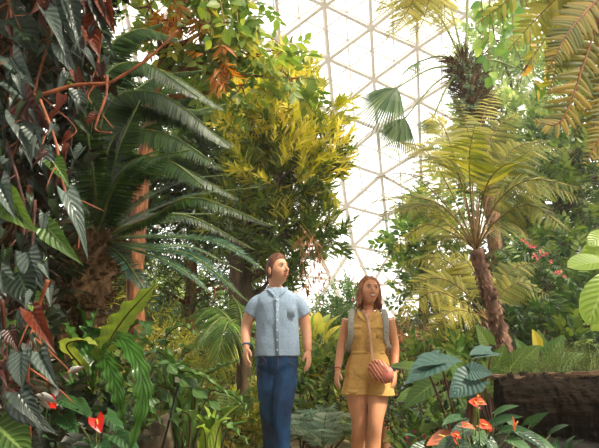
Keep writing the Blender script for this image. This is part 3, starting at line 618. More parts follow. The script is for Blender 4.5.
# ================================================================ log
def log():
    L0=P(500,410,3.35); L1=P(680,406,3.2); ax=L1-L0; n=90; seg=56; r0=.15
    C=np.array([L0+ax*t for t in np.linspace(0,1,n)]); ax=unit(ax); U_=np.array([0,0,1.]); U_=unit(U_-ax*(U_@ax)); F_=np.cross(ax,U_)
    th=np.linspace(0,2*math.pi,seg,endpoint=False); ridge=np.cumsum(rng.normal(size=seg)*.02); ridge-=np.linspace(0,ridge[-1],seg)
    V=[]
    rv=.178+.012*np.sin(np.linspace(0,9,n))
    chunk=np.repeat(rng.normal(size=(n//3+1,seg//2))*.006,3,0)[:n].repeat(2,1)
    for i in range(n):
        for j in range(seg):
            rr=rv[i]*(1+ridge[j])+chunk[i,j]+.004*rng.normal()
            up=math.cos(th[j]); k=1.0+.55*(max(0,-up))   # deeper below
            V.append(C[i]+U_*rr*up*k+F_*rr*math.sin(th[j])*1.1)
    Q=[(i*seg+j,i*seg+(j+1)%seg,(i+1)*seg+(j+1)%seg,(i+1)*seg+j) for i in range(n-1) for j in range(seg)]
    b=len(V); V.append(C[0]+ax*.03); Q+= [(b,(j+2)%seg,j+1,j) for j in range(0,seg,2)]
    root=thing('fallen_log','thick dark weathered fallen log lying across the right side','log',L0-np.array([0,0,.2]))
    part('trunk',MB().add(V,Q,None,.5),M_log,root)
    # splintered upper rim: long slabs of loose wood along the top
    mb=MB()
    for k in range(46):
        t=rng.random(); Ls=rng.uniform(.10,.35); a=L0+(L1-L0)*t+U_*(.170+rng.uniform(-.012,.014))+F_*rng.uniform(-.09,.04)
        w=rng.uniform(.008,.022); h=rng.uniform(.004,.012); m=9; VV=[]
        for q in range(m):
            s=q/(m-1); ww=w*(1-abs(2*s-1)**3*.8); c=a+ax*(s-.5)*Ls+U_*(.004*math.sin(s*9+k))
            VV+= [c+F_*ww*x+U_*h*z for x,z in ((-1,-1),(1,-1),(1,1),(-1,1))]
        QQ=[(q*4+j,q*4+(j+1)%4,q*4+4+(j+1)%4,q*4+4+j) for q in range(m-1) for j in range(4)]+[(3,2,1,0),(m*4-4,m*4-3,m*4-2,m*4-1)]
        mb.add(VV,QQ)
    part('splintered_edge',mb,M_logtop,root,'pale splintered top edge',smooth=False)
log()
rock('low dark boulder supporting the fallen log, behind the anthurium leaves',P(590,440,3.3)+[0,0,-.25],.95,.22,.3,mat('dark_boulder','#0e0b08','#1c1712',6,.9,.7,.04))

# ================================================================ tree ferns
def tree_fern(name,label,cat,trunk,rt,fronds,d0,mat_,temp=PIN,pin=34,n=27,st=.28,barkm=M_tfbark,group=None,up=(0,-.75,.75),droop=.05,stalkm=M_brownstem,r=.5,sr=.008,skirt=True,npts=30):
    root=thing(name,label,cat,trunk[0],group); C=catmull(trunk,34)
    if rt:
        mb=MB(); tube(mb,C,np.linspace(rt*1.05,rt*.85,34),16,.12,ridges=7)
        k=380; i=rng.integers(1,33,k); az=rng.random(k)*6.283; T,S,N=frames(C); dr=S[i]*np.cos(az)[:,None]+N[i]*np.sin(az)[:,None]
        mb.inst(leaf_t(.5,2,1,.4,-.1,'lance'),Rm(dr*.55-T[i],dr)*.07*rt/.06*.8,C[i]+dr*rt*.8,rng.random(k)); part('trunk',mb,barkm,root)
    c=np.asarray(trunk[-1])
    for f in fronds:
        m_=mat_; 
        if isinstance(f[-1],dict): q=f[-1]; f=f[:-1]
        else: q={}
        pts=[c]+[P(x,y,d0+dd) for x,y,dd in f]; Cc=catmull(pts,npts); L=M(q.get('pin',pin)*.95,d0)
        mb=MB(); frond_pts(mb,Cc,temp,q.get('n',n),lambda t:L*min(1,.45+(t-st)*3)*min(1,(1.03-t)*2.0)**.75,80,55,t0=q.get('st',st),dih=-.1,r=q.get('r',r),droop=droop,up=q.get('up',up),jit=.10)
        o=part('frond',mb,q.get('mat',m_),root)
        mb=MB(); tube(mb,Cc,np.linspace(sr,sr*.25,npts),6); part('stalk',mb,q.get('sm',stalkm),o)
    return root
tree_fern('tree_fern','tall tree fern with a slanting scaly brown trunk and wide umbrella of fronds','tree fern',[ground(522,4.6),P(512,380,4.6),P(504,345,4.6),P(488,290,4.6),P(476,250,4.6)],.058,[
 ((452,215,-.1),(420,198,-.2),(366,203,-.3),{'pin':30}),((455,225,-.4),(432,205,-.8),(400,212,-1.1),{'pin':30}),((450,190,.3),(425,150,.5),(398,142,.6),{'pin':34,'mat':G_tgold}),((460,180,.2),(445,130,.3),(428,112,.3),{'pin':36,'mat':G_tgold}),
 ((472,180,.3),(468,130,.5),(455,95,.7),{'pin':34}),((482,175,.2),(495,130,.3),(522,112,.3),{'pin':34}),((490,190,0),(512,150,0),(548,140,0),{'pin':36}),((495,205,-.2),(530,180,-.4),(588,190,-.6),{'pin':32}),
 ((495,222,-.2),(530,205,-.4),(570,232,-.6),{'pin':30}),((455,235,.2),(425,225,.4),(392,250,.5),{'pin':28,'mat':G_tgold}),((462,238,-.2),(445,240,-.5),(425,270,-.7),{'pin':26}),((490,232,.3),(515,225,.6),(545,252,.8),{'pin':28}),
 ((465,195,-.3),(450,160,-.6),(425,160,-.9),{'pin':32}),((485,190,-.3),(505,165,-.7),(535,165,-1.),{'pin':30}),((470,185,-.2),(470,150,-.5),(475,125,-.8),{'pin':30}),((450,210,.3),(410,175,.6),(372,178,.8),{'pin':26}),((445,222,.0),(410,205,.0),(372,222,.0),{'pin':26}),((500,190,.4),(530,150,.8),(575,150,1.),{'pin':32}),((478,180,.5),(482,120,.9),(500,85,1.2),{'pin':34,'mat':G_tgold}),((500,205,.3),(540,185,.5),(595,205,.6),{'pin':30})],4.6,G_tfern,st=.3)
tree_fern('small_tree_fern','lower tree fern with golden fronds reaching left behind the slanting trunk','tree fern',[ground(494,5.4),P(492,350,5.4),P(486,318,5.4)],.05,[
 ((462,290,0),(435,278,0),(398,290,-.1),{'pin':26}),((462,302,-.2),(432,292,-.4),(398,318,-.5),{'pin':26}),((465,280,.3),(440,258,.4),(405,262,.5),{'pin':26}),((478,285,.2),(470,265,.3),(450,248,.3),{'pin':26}),
 ((500,295,0),(522,282,0),(552,298,0),{'pin':24,'mat':G_tfern}),((495,290,.3),(515,268,.4),(540,262,.5),{'pin':24,'mat':G_tfern}),((470,312,-.3),(450,312,-.5),(428,338,-.6),{'pin':22})],5.4,G_tgold,st=.2,sr=.007)
tree_fern('overhanging_tree_fern','tree fern fronds hanging in the top right corner, amber and close','tree fern',[np.array([P(640,-60,2.9)[0]+.25,3.0,.2]),np.array([P(640,-60,2.9)[0]+.15,2.95,1.4]),P(640,-60,2.9)],.06,[
 ((610,-10,0),(585,60,-.1),(562,120,-.1),(535,122,-.1),{'pin':30}),((622,0,0),(600,80,0),(592,150,0),{'pin':30}),((605,-15,.1),(565,45,.2),(548,95,.2),{'pin':28}),((600,-30,.1),(555,0,.2),(508,50,.3),{'pin':40,'mat':G_tgold}),
 ((600,-45,.1),(545,-25,.2),(475,25,.4),{'pin':44,'mat':G_tgold}),((590,-50,.2),(530,-25,.4),(460,-8,.6),{'pin':44,'mat':G_tgold}),((630,30,-.1),(612,110,-.1),(585,165,-.1),{'pin':28}),((612,0,.2),(580,70,.3),(575,140,.3),{'pin':30}),((605,-10,-.1),(570,30,-.2),(548,70,-.2),{'pin':28}),((625,60,.1),(605,130,.1),(602,170,.1),{'pin':26}),((610,-20,.4),(575,10,.6),(545,60,.8),{'pin':30,'mat':G_tgold}),((600,-20,.3),(560,20,.5),(520,75,.6),{'pin':28,'mat':G_tgold})],2.9,G_tamber,temp=PINw,n=36,st=.12,up=(.2,-1,.4),droop=.0,stalkm=M_orstem)
tree_fern('overhanging_tree_fern','golden fern fronds hanging from the top edge above the fan palm leaves','tree fern',[P(440,-70,5.0),P(440,-70,5.0)+[0,0,.01]],0,[
 ((425,-30,0),(400,0,0),(372,12,0),{'pin':26}),((425,-25,-.1),(405,15,-.1),(385,40,-.1),{'pin':26}),((432,-20,-.1),(425,15,-.1),(410,45,-.1),{'pin':26}),((440,-20,0),(445,10,0),(442,35,0),{'pin':24}),((430,-30,.3),(415,5,.4),(395,30,.4),{'pin':26}),((420,-40,-.2),(395,-10,-.2),(374,22,-.2),{'pin':26}),((420,-40,.2),(395,-20,.2),(378,-2,.2),{'pin':24})],5.0,G_tgold,n=34,st=.15,up=(0,-.7,.6))

# fan palm with shaggy trunk
def fan_palm():
    d=7.2; tr=[ground(500,d),P(500,300,d),P(488,180,d),P(476,110,d),P(464,62,d)]
    root=thing('fan_palm','tall fan palm with a shaggy brown leaf-base crown at the top centre right','palm',tr[0]); C=catmull(tr,40)
    mb=MB(); tube(mb,C,np.linspace(.07,.11,40),14,.12,ridges=5); k=900; i=rng.integers(24,40,k); az=rng.random(k)*6.283; T,S,N=frames(C); dr=S[i]*np.cos(az)[:,None]+N[i]*np.sin(az)[:,None]
    mb.inst(T_nar,Rm(dr*.7+T[i]*.5+rng.normal(size=(k,3))*.3,T[i])*.26,C[i]+dr*.12,rng.random(k)); part('trunk',mb,M_fibre,root)
    mb=MB(); cloud(mb,PB((470,92,d-.1,17,38,.25)),S_tiny,.18,.9); part('ivy',mb,G_fan,root)
    T_=leaf_t(.045,4,1,.3,.55,'lance')
    for (x0,y0,x1,y1,Lp,spread,dd,nn) in [(438,72,397,88,54,46,-.5,(0,-.9,.5)),(440,78,405,118,44,44,-.3,(-.2,-1,.4)),(440,110,395,80,0,0,0,(0,0,1)),(440,30,420,-10,36,80,0,(0,-1,.3)),(470,20,470,-30,40,80,.2,(0,-1,.2)),(480,35,510,0,36,80,0,(0,-1,.4)),(438,60,418,62,34,75,.3,(0,-.6,1)),(445,90,432,120,26,75,-.4,(-.2,-1,.4)),(485,60,520,70,34,80,.3,(.2,-.8,.6)),(455,15,440,-25,38,80,.3,(0,-1,.3))]:
        if not Lp: continue
        a=P(x1,y1,d+dd); c=C[-2]; m=(a+c)/2+[0,0,.12]; fc=catmull([c,m,a],14); dirv=unit(a-m); n=np.array(nn,float); R=Rm(dirv[None],n[None])[0]; x=R[:,0]
        an=np.radians(np.linspace(-spread*1.25,spread*1.25,26)); dd_=np.cos(an)[:,None]*dirv+np.sin(an)[:,None]*x; L=M(Lp,d)*(1-.3*(abs(an)/1.7)**2)
        dd_[:,2]-=.12; mb=MB(); mb.inst(T_,Rm(dd_,np.repeat(R[:,2][None],26,0)+dd_*0)*L[:,None,None],np.repeat(a[None],26,0),rng.random(26)); f=part('fan_leaf',mb,G_fan,root)
        mb=MB(); tube(mb,fc,np.linspace(.018,.01,14),6); part('stalk',mb,M_stem,f)
fan_palm()

# small palm left of the man
def small_palm():
    d=5.3; b=ground(243,d); root=thing('young_palm','young palm with a drooping yellow-tipped feather frond just left of the man','palm',b)
    C=catmull([b,P(244,380,d),P(243,335,d)],16); mb=MB(); tube(mb,C,.06,12,.12,ridges=5); part('trunk',mb,M_bark,root)
    T_=leaf_t(.075,4,1,.3,.3,'lance'); c=C[-1]
    for i,(a,t_,L,m_) in enumerate([((222,318,-.1),(196,345,-.3),34,G_bright),((225,340,-.3),(205,392,-.5),30,G_varieg),((228,322,-.4),(215,365,-.7),30,G_bright),((215,308,.2),(185,318,.4),28,G_bright),((240,310,.3),(232,295,.5),26,G_bright),((262,320,.2),(285,345,.3),28,G_bright),((258,345,.1),(270,390,.1),26,G_bright)]):
        Cc=catmull([c,P(a[0],a[1],d+a[2]),P(t_[0],t_[1],d+t_[2])],24); Lm=M(L,d); mb=MB()
        frond_pts(mb,Cc,T_,34,lambda t:Lm*min(1,.5+t*2)*min(1,(1.05-t)*2),70,35,t0=.12,dih=-.1,droop=.35,jit=.08,up=(0,-.3,1)); f=part('frond',mb,m_,root,'yellowing frond' if m_ is G_varieg else None)
        mb=MB(); tube(mb,Cc,np.linspace(.012,.003,24),6); part('stalk',mb,M_stem,f)
small_palm()

# ================================================================ trees
tree('yellow_leaved_tree','tall bushy tree with bright yellow-green new growth above the man','tree',[ground(246,6.6),P(243,340,6.6),P(242,250,6.6),P(262,170,6.7),P(275,110,6.7)],.15,
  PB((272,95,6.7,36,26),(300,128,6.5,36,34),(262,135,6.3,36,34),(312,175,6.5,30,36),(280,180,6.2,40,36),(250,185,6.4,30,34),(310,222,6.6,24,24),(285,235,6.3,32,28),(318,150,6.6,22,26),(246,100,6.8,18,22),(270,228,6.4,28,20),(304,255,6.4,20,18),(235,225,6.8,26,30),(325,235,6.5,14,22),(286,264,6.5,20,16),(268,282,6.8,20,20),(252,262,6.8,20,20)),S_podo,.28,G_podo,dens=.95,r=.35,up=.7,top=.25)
o=[x for x in COL.objects if x.name.startswith('yellow_leaved_tree')][0]
mb=MB(); cloud(mb,[(c+np.array([0,-.1,rz*.25]),rx*1.02,ry*1.02,rz*.95) for c,rx,ry,rz in PB((272,92,6.7,38,26),(300,125,6.5,38,34),(262,130,6.3,36,32),(312,172,6.5,30,34),(280,175,6.2,38,34),(246,98,6.8,18,22))],S_podo,.27,1.0,r=.6,up=1.1,hollow=.88); part('new_growth',mb,G_yellow,o,'yellow new growth')
tree('broad_leaved_tree','tree at top left with drooping orange and green oval leaves behind the cycad','tree',[ground(138,4.9),P(137,350,4.9),P(136,260,4.9),P(150,120,5.0),P(175,20,5.0)],.085,
  PB((175,30,4.9,36,26),(215,20,4.9,34,24),(255,55,5.1,36,22),(215,60,5.2,40,26),(185,-20,5,50,22),(290,78,5.5,26,16),(240,85,5.3,30,20),(150,5,4.8,26,30),(240,5,5.,26,18)),S_ov,.3,G_canopy,M_redbark,dens=.9,up=-.25)
o=[x for x in COL.objects if x.name.startswith('broad_leaved_tree')][0]
mb=MB(); cloud(mb,PB((180,14,4.5,26,16),(215,58,4.6,12,22),(165,8,4.4,18,12)),S_droop,.22,.5,up=-.8); part('orange_foliage',mb,G_orange,o,'orange-brown leaves')
def sprays(label,segs,d,n,size,mat_,T_=leaf_t(.62,5,2,.08,.12,'ovate'),name='hanging_branch',cat='branch',stem=M_brownstem,box=6,group=None):
    """a few thin twigs with separate leaves"""
    root=thing(name,label,cat,P(*segs[0][0],d),group); ms=MB(); ml=MB()
    for s in segs:
        C=catmull([P(x,y,d+random.uniform(-.05,.05)) for x,y in s],20); tube(ms,C,np.linspace(.008,.003,20),6)
        k=n; i=rng.integers(3,20,k); pos=C[i]+rng.normal(size=(k,3))*M(box,d)*.35; dr=unit(rng.normal(size=(k,3))*.6+[0,0,-.8]); ml.inst(T_,Rm(dr,rng.normal(size=(k,3))*.5+[0,-1,.2])*(M(size,d)*(.75+.5*rng.random(k)))[:,None,None],pos,rng.random(k))
    part('stem',ms,stem,root); part('foliage',ml,mat_,root)
sprays('twigs with round green backlit leaves hanging from the top edge, left of the dome panes',[[(232,-20),(236,5),(238,25)],[(215,-20),(222,10),(226,30)],[(243,-20),(247,2),(248,15)],[(200,-20),(207,15),(212,40)]],4.0,6,15,leafmat('backlit_round_leaf',['#4f7430','#7a9a40','#a8b450'],.6,.4))
sprays('leafy green twigs poking into the sky beside the yellow-green tree',[[(285,70),(300,58),(315,55)],[(280,82),(300,78),(318,80)],[(270,60),(285,50),(298,52)],[(250,40),(270,38),(285,48)]],5.5,9,13,G_canopy)
sprays('climber with heart-shaped green leaves trailing down beside the shaggy palm crown',[[(488,-20),(490,15),(488,50),(490,75)],[(500,-10),(503,30),(498,60)],[(480,-10),(483,20),(482,45)],[(508,-20),(512,10),(514,40)]],5.0,13,15,leafmat('heart_climber_leaf',['#4f7a34','#7aa04a','#a6bc62'],.55,.45),name='heart_leaf_climber',cat='vine')
sprays('orange-tinted leaf sprays hanging below the golden fronds, right of the heart-leaved climber',[[(530,30),(532,60),(538,90)],[(545,50),(548,85),(545,112)]],4.6,9,15,leafmat('tinted_leaf',['#5c7a30','#a8a040','#d0a050'],.55,.5),T_=leaf_t(.35,5,1,.1,.2,'ovate'))
sprays('pinkish brown feathery twigs hanging between the man and the pale glass',[[(300,225),(312,245),(316,285)],[(308,230),(318,250),(322,280)],[(296,235),(305,255),(309,288)]],6.0,26,13,leafmat('pink_brown_needle',['#a86a4a','#c89070','#d8b090'],.5,.5),T_=T_nar,box=9)
def t_(label,gx,d,rt,blobs,temps,size,fol,dens=.8,bark=M_bark,top=0.,r=.5,up=.35,name='broad_leaved_tree',tpx=None):
    b0=blobs[0]; tp=[ground(gx,d)]
    for s in (.35,.7,1): tp.append(np.array(tp[0])*(1-s)+P(b0[0],b0[1],d)*s+[random.uniform(-.05,.05),0,0])
    tree(name,label,'tree',tp,rt,PB(*blobs),temps,size,fol,bark,dens,top=top,r=r,up=up)
t_('small-leaved tree with a rounded green crown edge against the glass, right of the woman',425,9.5,.1,[(425,250,9.5,36,34),(408,235,9.4,20,18),(440,215,9.8,34,26),(405,275,9.3,18,18),(425,300,9.3,28,24),(455,280,9.3,30,30),(398,255,9.4,12,12)],S_ov,.32,G_right,.75,r=.55)
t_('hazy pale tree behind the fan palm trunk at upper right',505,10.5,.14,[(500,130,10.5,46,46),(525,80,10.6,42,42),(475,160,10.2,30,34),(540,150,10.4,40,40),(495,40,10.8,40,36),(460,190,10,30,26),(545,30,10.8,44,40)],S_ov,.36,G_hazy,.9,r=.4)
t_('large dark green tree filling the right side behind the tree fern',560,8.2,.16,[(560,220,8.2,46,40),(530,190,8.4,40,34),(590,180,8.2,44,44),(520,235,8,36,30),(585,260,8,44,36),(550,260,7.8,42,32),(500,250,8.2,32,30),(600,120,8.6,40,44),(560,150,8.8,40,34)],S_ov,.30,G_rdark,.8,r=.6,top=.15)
t_('leafy green tree at the right with a lighter crown above the dark one',585,9.4,.14,[(575,110,9.4,40,40),(590,60,9.4,40,44),(560,165,9.3,36,26),(610,160,9.4,40,44)],S_tiny,.36,G_right,.75,r=.6)
t_('dark evergreen low behind the slanting trunk and the pink flowers',545,7.2,.1,[(545,300,7.2,44,32),(520,285,7.0,30,26),(580,305,7.0,40,36),(570,275,7.3,36,28),(515,318,6.8,26,24),(600,320,6.8,30,30)],S_ov,.24,G_rdark,.9,r=.35)
t_('mid green tree left of the young palm, seen under the cycad fronds',190,8.2,.11,[(190,262,8.2,44,34),(165,290,8,36,30),(215,290,8,34,28),(150,250,8.5,34,34),(225,245,8.4,30,30),(195,225,8.5,36,26),(250,280,8.3,34,30),(235,210,8.6,34,30)],S_nar,.42,G_canopy2,1.5,bark=M_redbark,r=.6)
t_('shaded tree behind the cycad crown with glints of yellow leaf',120,7.0,.12,[(120,225,7,44,36),(130,170,7.3,46,40),(180,185,7.4,44,36),(100,120,7.4,50,50),(170,120,7.5,44,40),(215,110,7.5,40,36),(190,150,7.4,50,30),(90,275,6.8,36,30),(215,150,7.6,36,40),(210,205,7.4,34,30)],S_ov,.28,G_canopy2,1.2,r=.45)
t_('yellow-leaved small tree glowing between the cycad trunk and the red-brown trunk',112,6.2,.05,[(112,318,6.2,18,20),(100,300,6.2,18,18),(120,340,6.0,20,20),(150,318,6.4,20,22),(165,340,6.5,20,18)],S_nar,.26,G_yellow,.5,r=.5)
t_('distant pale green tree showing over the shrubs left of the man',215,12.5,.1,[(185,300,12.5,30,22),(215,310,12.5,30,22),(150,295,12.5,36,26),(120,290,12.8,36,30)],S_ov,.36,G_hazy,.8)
# ivy-covered mound
def mound(label,name,cat,d,blobs,fol,size,temps,dens,petal=None,pn=0,pname='blossom',**kw):
    b=ground(blobs[0][0],d); bl=PB(*blobs); r=shrub(name,label,cat,b,bl,temps,size,fol,dens,**kw)
    if petal is not None:
        T_=join_t([(leaf_t(.6,3,1,.1,-.1,'ovate'),Rm(np.array([[math.cos(a),math.sin(a),.5]]),np.array([[0,0,1.]]))[0],np.zeros(3),.5,0) for a in np.linspace(0,5,5)])
        mb=MB()
        for c,rx,ry,rz in bl:
            k=max(1,pn//len(bl)); dd=unit(rng.normal(size=(k,3))*[1,.5,1]+[0,-.8,.1]); mb.inst(T_,Rm(rng.normal(size=(k,3)),dd)*(M(kw.get('ps',4),d)),c+dd*np.array([rx,ry,rz])*1.03,rng.random(k))
        part(pname,mb,petal,r,None)
mound('dome-shaped bush with a scatter of pink flowers behind the woman, touching the pale glass','flowering_bush','shrub',9.0,[(342,312,9,26,26),(335,335,8.8,32,26),(352,300,9.1,16,16),(325,350,8.6,24,20)],G_ivy,.24,S_tiny,2.2,G_pink,26)
mound('shrub carrying small pink blossoms in front of the dark evergreen','flowering_bush','shrub',6.3,[(535,262,6.3,26,20),(555,272,6.3,22,16),(515,268,6.3,14,14),(545,295,6.2,28,20),(540,330,6.2,30,22)],G_rdark,.22,S_droop,.55,None)
mb=MB(); Tfl=join_t([(leaf_t(.6,3,1,.1,-.1,'ovate'),Rm(np.array([[math.cos(a),math.sin(a),.5]]),np.array([[0,0,1.]]))[0],np.zeros(3),.5,0) for a in np.linspace(0,5,5)])
o=[x for x in COL.objects if x.name.startswith('flowering_bush')][-1]
fx=[(530,246),(527,243),(534,247),(539,252),(542,256),(537,258),(546,254),(556,272),(560,273),(550,262),(533,256),(523,240),(564,276)]
for (x,y) in fx:
    k=3; mb.inst(Tfl,Rm(rng.normal(size=(k,3)),rng.normal(size=(k,3))+[0,-2,0])*M(4.2,6),np.array([P(x+random.uniform(-1.5,1.5),y+random.uniform(-1.5,1.5),5.9) for _ in range(k)]),rng.random(k))
part('blossom',mb,G_pink,o,'salmon pink blossoms')

# ================================================================ understorey shrubs
def sh(label,blobs,temps,size,fol,dens=.9,name='leafy_shrub',cat='shrub',**kw):
    d=blobs[0][2]; return shrub(name,label,cat,ground(blobs[0][0],d),PB(*blobs),temps,size,fol,dens,**kw)
sh('olive green shrub with yellow tips directly left of the man\'s legs',[(248,415,5.2,20,24),(235,435,4.9,22,22),(260,440,5.0,16,22)],S_ov,.16,G_olive)
sh('narrow-leaved shrub with orange tints under the young palm',[(212,375,5.8,24,22),(190,395,5.4,22,20),(232,385,5.6,18,20)],S_nar,.2,G_olive,r=.6)
sh('feathery shrub with pale yellow-green leaves behind the lobed fern',[(165,350,6.2,30,26),(195,355,6.4,26,22),(145,375,6,26,22)],S_nar,.22,G_podo,r=.6)
sh('dark leafy shrub between the wavy fern and the red-brown trunk',[(120,370,4.2,28,26),(145,410,3.9,26,26),(100,430,3.8,30,22)],S_ov,.16,G_rdark)
sh('low shrub with red-flecked leaves above the plant marker',[(150,395,4.6,26,24),(180,410,4.4,26,22)],S_ov,.15,leafmat('red_flecked_leaf',['#2f4a24','#5a6e30','#9a5a34'],.3,.45))
sh('dark green leafy shrub between the man and the woman at hip height',[(318,385,5.6,20,26),(335,370,5.8,16,22),(305,400,5.4,14,22)],S_ov,.17,G_rdark,r=.6)
sh('olive shrub with yellowed leaf edges beside the man\'s hand',[(305,360,6.2,16,20),(320,350,6.4,18,16),(330,362,6.3,14,14)],S_nar,.2,G_olive,r=.65)
sh('reddish brown ti shrub showing beyond the woman\'s shoulder',[(400,335,6.4,18,12),(415,342,6.4,16,12),(395,350,6.3,14,12)],S_nar,.2,G_rust,name='ti_plant',cat='ti plant')
sh('second reddish ti shrub, darker, under the golden tree fern fronds',[(440,330,7.2,22,14),(425,348,7,18,12)],S_nar,.24,leafmat('dark_ti_leaf',['#3c3020','#6a5430','#8a7a40'],.4,.5),name='ti_plant',cat='ti plant')
sh('glossy dark shrub with tiny lilac flowers right beside the woman\'s legs',[(410,400,5.0,16,28),(425,415,4.8,16,24),(400,430,4.7,16,24)],S_tiny,.14,G_rdark,1.,name='lilac_flowered_shrub')
o=[x for x in COL.objects if x.name.startswith('lilac_flowered_shrub')][0]
mb=MB()
for (x,y) in [(403,388),(408,393),(412,399),(401,401),(406,408),(415,410),(398,415),(410,419),(405,383),(418,404)]:
    mb.inst(Tfl,Rm(rng.normal(size=(2,3)),rng.normal(size=(2,3))+[0,-2,0])*M(3,4.7),np.array([P(x+random.uniform(-1,1),y+random.uniform(-1,1),4.65) for _ in range(2)]),rng.random(2))
part('blossom',mb,G_lilac,o,'pale lilac blossoms')
sh('low plant with bright magenta flowers at the bottom, right of the woman',[(418,437,3.9,14,10),(408,446,3.8,12,10)],S_ov,.1,G_right,name='magenta_flowering_plant',cat='flower')
o=[x for x in COL.objects if x.name.startswith('magenta_flowering_plant')][0]
mb=MB()
for (x,y) in [(408,436),(414,431),(421,431),(416,439),(424,437),(410,443),(419,445),(428,441),(405,441),(422,426)]:
    mb.inst(Tfl,Rm(rng.normal(size=(3,3)),rng.normal(size=(3,3))+[0,-2,1])*M(4,3.7),np.array([P(x+random.uniform(-1,1),y+random.uniform(-1,1),3.65) for _ in range(3)]),rng.random(3))
part('blossom',mb,G_mag,o,'magenta blossoms')
sh('mid green shrub behind the elephant ears',[(450,355,5.6,26,18),(425,365,5.4,22,16),(470,365,5.2,20,18)],S_ov,.2,G_right)
sh('leafy shrub covering the bank to the right of the slanting trunk',[(530,325,5.6,26,20),(560,330,5.4,26,20),(590,335,5.2,26,24),(510,345,5.2,18,18)],S_ov,.18,G_rdark,r=.35)
sh('loose shrub with pale green leaves in the gap at the far right above the log',[(585,330,4.6,22,14),(595,310,4.6,18,18),(575,345,4.4,16,10)],S_ov,.17,G_rdark,.6)
sh('shaded undershrub below the log and the green elephant ear',[(455,430,3.4,26,20),(430,425,3.9,22,18)],S_ov,.13,G_rdark,.8)
sh('dark low shrub at the bottom left behind the red anthurium',[(60,430,3.0,40,24),(30,410,2.9,34,26),(110,440,3.1,30,20)],S_ov,.13,G_dark,.9)
# grassy asparagus fern
def aspar(label,blobs,n,L):
    root=thing('asparagus_fern',label,'fern',ground(blobs[0][0],blobs[0][2])); mb=MB(); ms=MB()
    T_=leaf_t(.10,1,1,0,.1,'lance')
    for c,rx,ry,rz in PB(*blobs):
        for _ in range(n):
            a=c+np.array([rng.uniform(-1,1)*rx*.7,rng.uniform(-1,1)*ry*.6,-rz*.9]); e=c+unit(rng.normal(size=3)*[1,.7,.8]+[0,-.2,.5])*np.array([rx,ry,rz])*rng.uniform(.7,1.15)
            C=catmull([a,(a+e)/2+[0,0,rz*.35],e],14); tube(ms,C,np.linspace(.0022,.001,14),4)
            k=90; i=rng.integers(3,14,k); j=rng.random(k)[:,None]; pos=C[np.maximum(i-1,0)]*(1-j)+C[i]*j; mb.inst(T_,Rm(rng.normal(size=(k,3))+[0,0,.4],rng.normal(size=(k,3)))*(L*(.6+.6*rng.random(k)))[:,None,None],pos,rng.random(k))
    part('stem',ms,M_stem,root); part('foliage',mb,G_aspar,root)
aspar('fluffy light green asparagus fern spilling over the back of the log',[(565,358,3.75,26,16,.25),(540,366,3.7,22,11,.2),(590,362,3.7,20,14,.25),(515,372,3.8,16,8,.2)],60,.035)
# variegated ginger, straps
def rosette(label,name,cat,base,n,L,w,mat_,up0=.5,up1=1.4,taper='lance',stemh=0.,group=None,seedr=.1,fold=.25):
    root=thing(name,label,cat,base,group); top=np.asarray(base)+[0,0,stemh]
    if stemh: mb=MB(); tube(mb,[np.asarray(base)-[0,0,.05],top],.02,8); part('stem',mb,M_brownstem,root)
    for i in range(n):
        az=i*2.4+random.random()*.5; el=random.uniform(up0,up1); l=L*random.uniform(.75,1.15); h=np.array([math.cos(az),math.sin(az),0])
        pts=[top,top+(h*math.cos(el)+np.array([0,0,math.sin(el)]))*l*.55,top+h*math.cos(el)*l*1.05+np.array([0,0,math.sin(el)*l*.75])]
        mb=MB(); blade(mb,pts,None,w,r=random.random(),n=12,taper=taper,fold=fold); part('leaf',mb,mat_,root)
rosette('variegated ginger with cream-edged upright leaves right of the man\'s arm','shell_ginger','ginger',P(318,352,7.0),16,.62,.12,G_varieg,.7,1.45)
rosette('green strappy plant behind the variegated ginger','strap_leaved_plant','strap plant',P(330,352,7.6),14,.6,.07,G_right,.6,1.4)
rosette('tuft of broad pale straps in front of the log end','strap_leaved_plant','strap plant',P(560,470,2.9),9,.22,.035,G_anth,.5,1.3)
rosette('short green rosette beside the dusty orange flower','strap_leaved_plant','strap plant',P(410,462,3.6),12,.24,.05,G_right,.4,1.3)
# ferny rosettes
def ferny(label,px,py,d,n,L,mat_,name='ground_fern',temp=PIN,el=(.3,1.2),pin=.3,cat='fern'):
    base=P(px,py,d); root=thing(name,label,cat,base)
    for i in range(n):
        az=i*2.4+random.random()*.5; e=random.uniform(*el); l=L*random.uniform(.8,1.15); h=np.array([math.cos(az),math.sin(az)*.8,0])
        C=catmull([base,base+(h*math.cos(e)+[0,0,math.sin(e)])*l*.55,base+h*math.cos(e)*l*1.1+[0,0,math.sin(e)*l*.6]],16)
        mb=MB(); frond_pts(mb,C,temp,14,lambda t:L*pin*min(1,.4+t*3)*min(1,(1.05-t)*2),75,50,t0=.12,droop=.1,r=random.random()); f=part('frond',mb,mat_,root)
        mb=MB(); tube(mb,C,np.linspace(.004,.001,16),5); part('stalk',mb,M_stem,f)
ferny('silver-grey fern at the bottom between the two walkers',322,450,4.8,15,.46,G_grey,'silver_fern',el=(.5,1.4))
ferny('grey-green fern beside the man\'s trouser leg at the bottom',302,440,5.1,12,.4,G_grey,'silver_fern',el=(.5,1.4))
ferny('pale fern just left of the woman\'s knees',342,440,5.2,11,.32,leafmat('pale_fern',['#5a7a4a','#8aa468','#b8c490'],.4,.5),'ground_fern',el=(.5,1.4))
ferny('bright fern between the lobed fern and the man\'s leg',232,420,4.3,11,.34,G_bright)
ferny('yellow-green fern under the variegated ginger',312,395,5.8,11,.4,G_tfern)
ferny('green fern in the shade under the young palm frond',200,425,4.6,11,.34,G_lobed)
ferny('fern tucked behind the plant marker',175,395,4.2,10,.32,G_lobed)
ferny('fern on the bank under the small tree fern',470,345,5.8,11,.5,G_tfern)
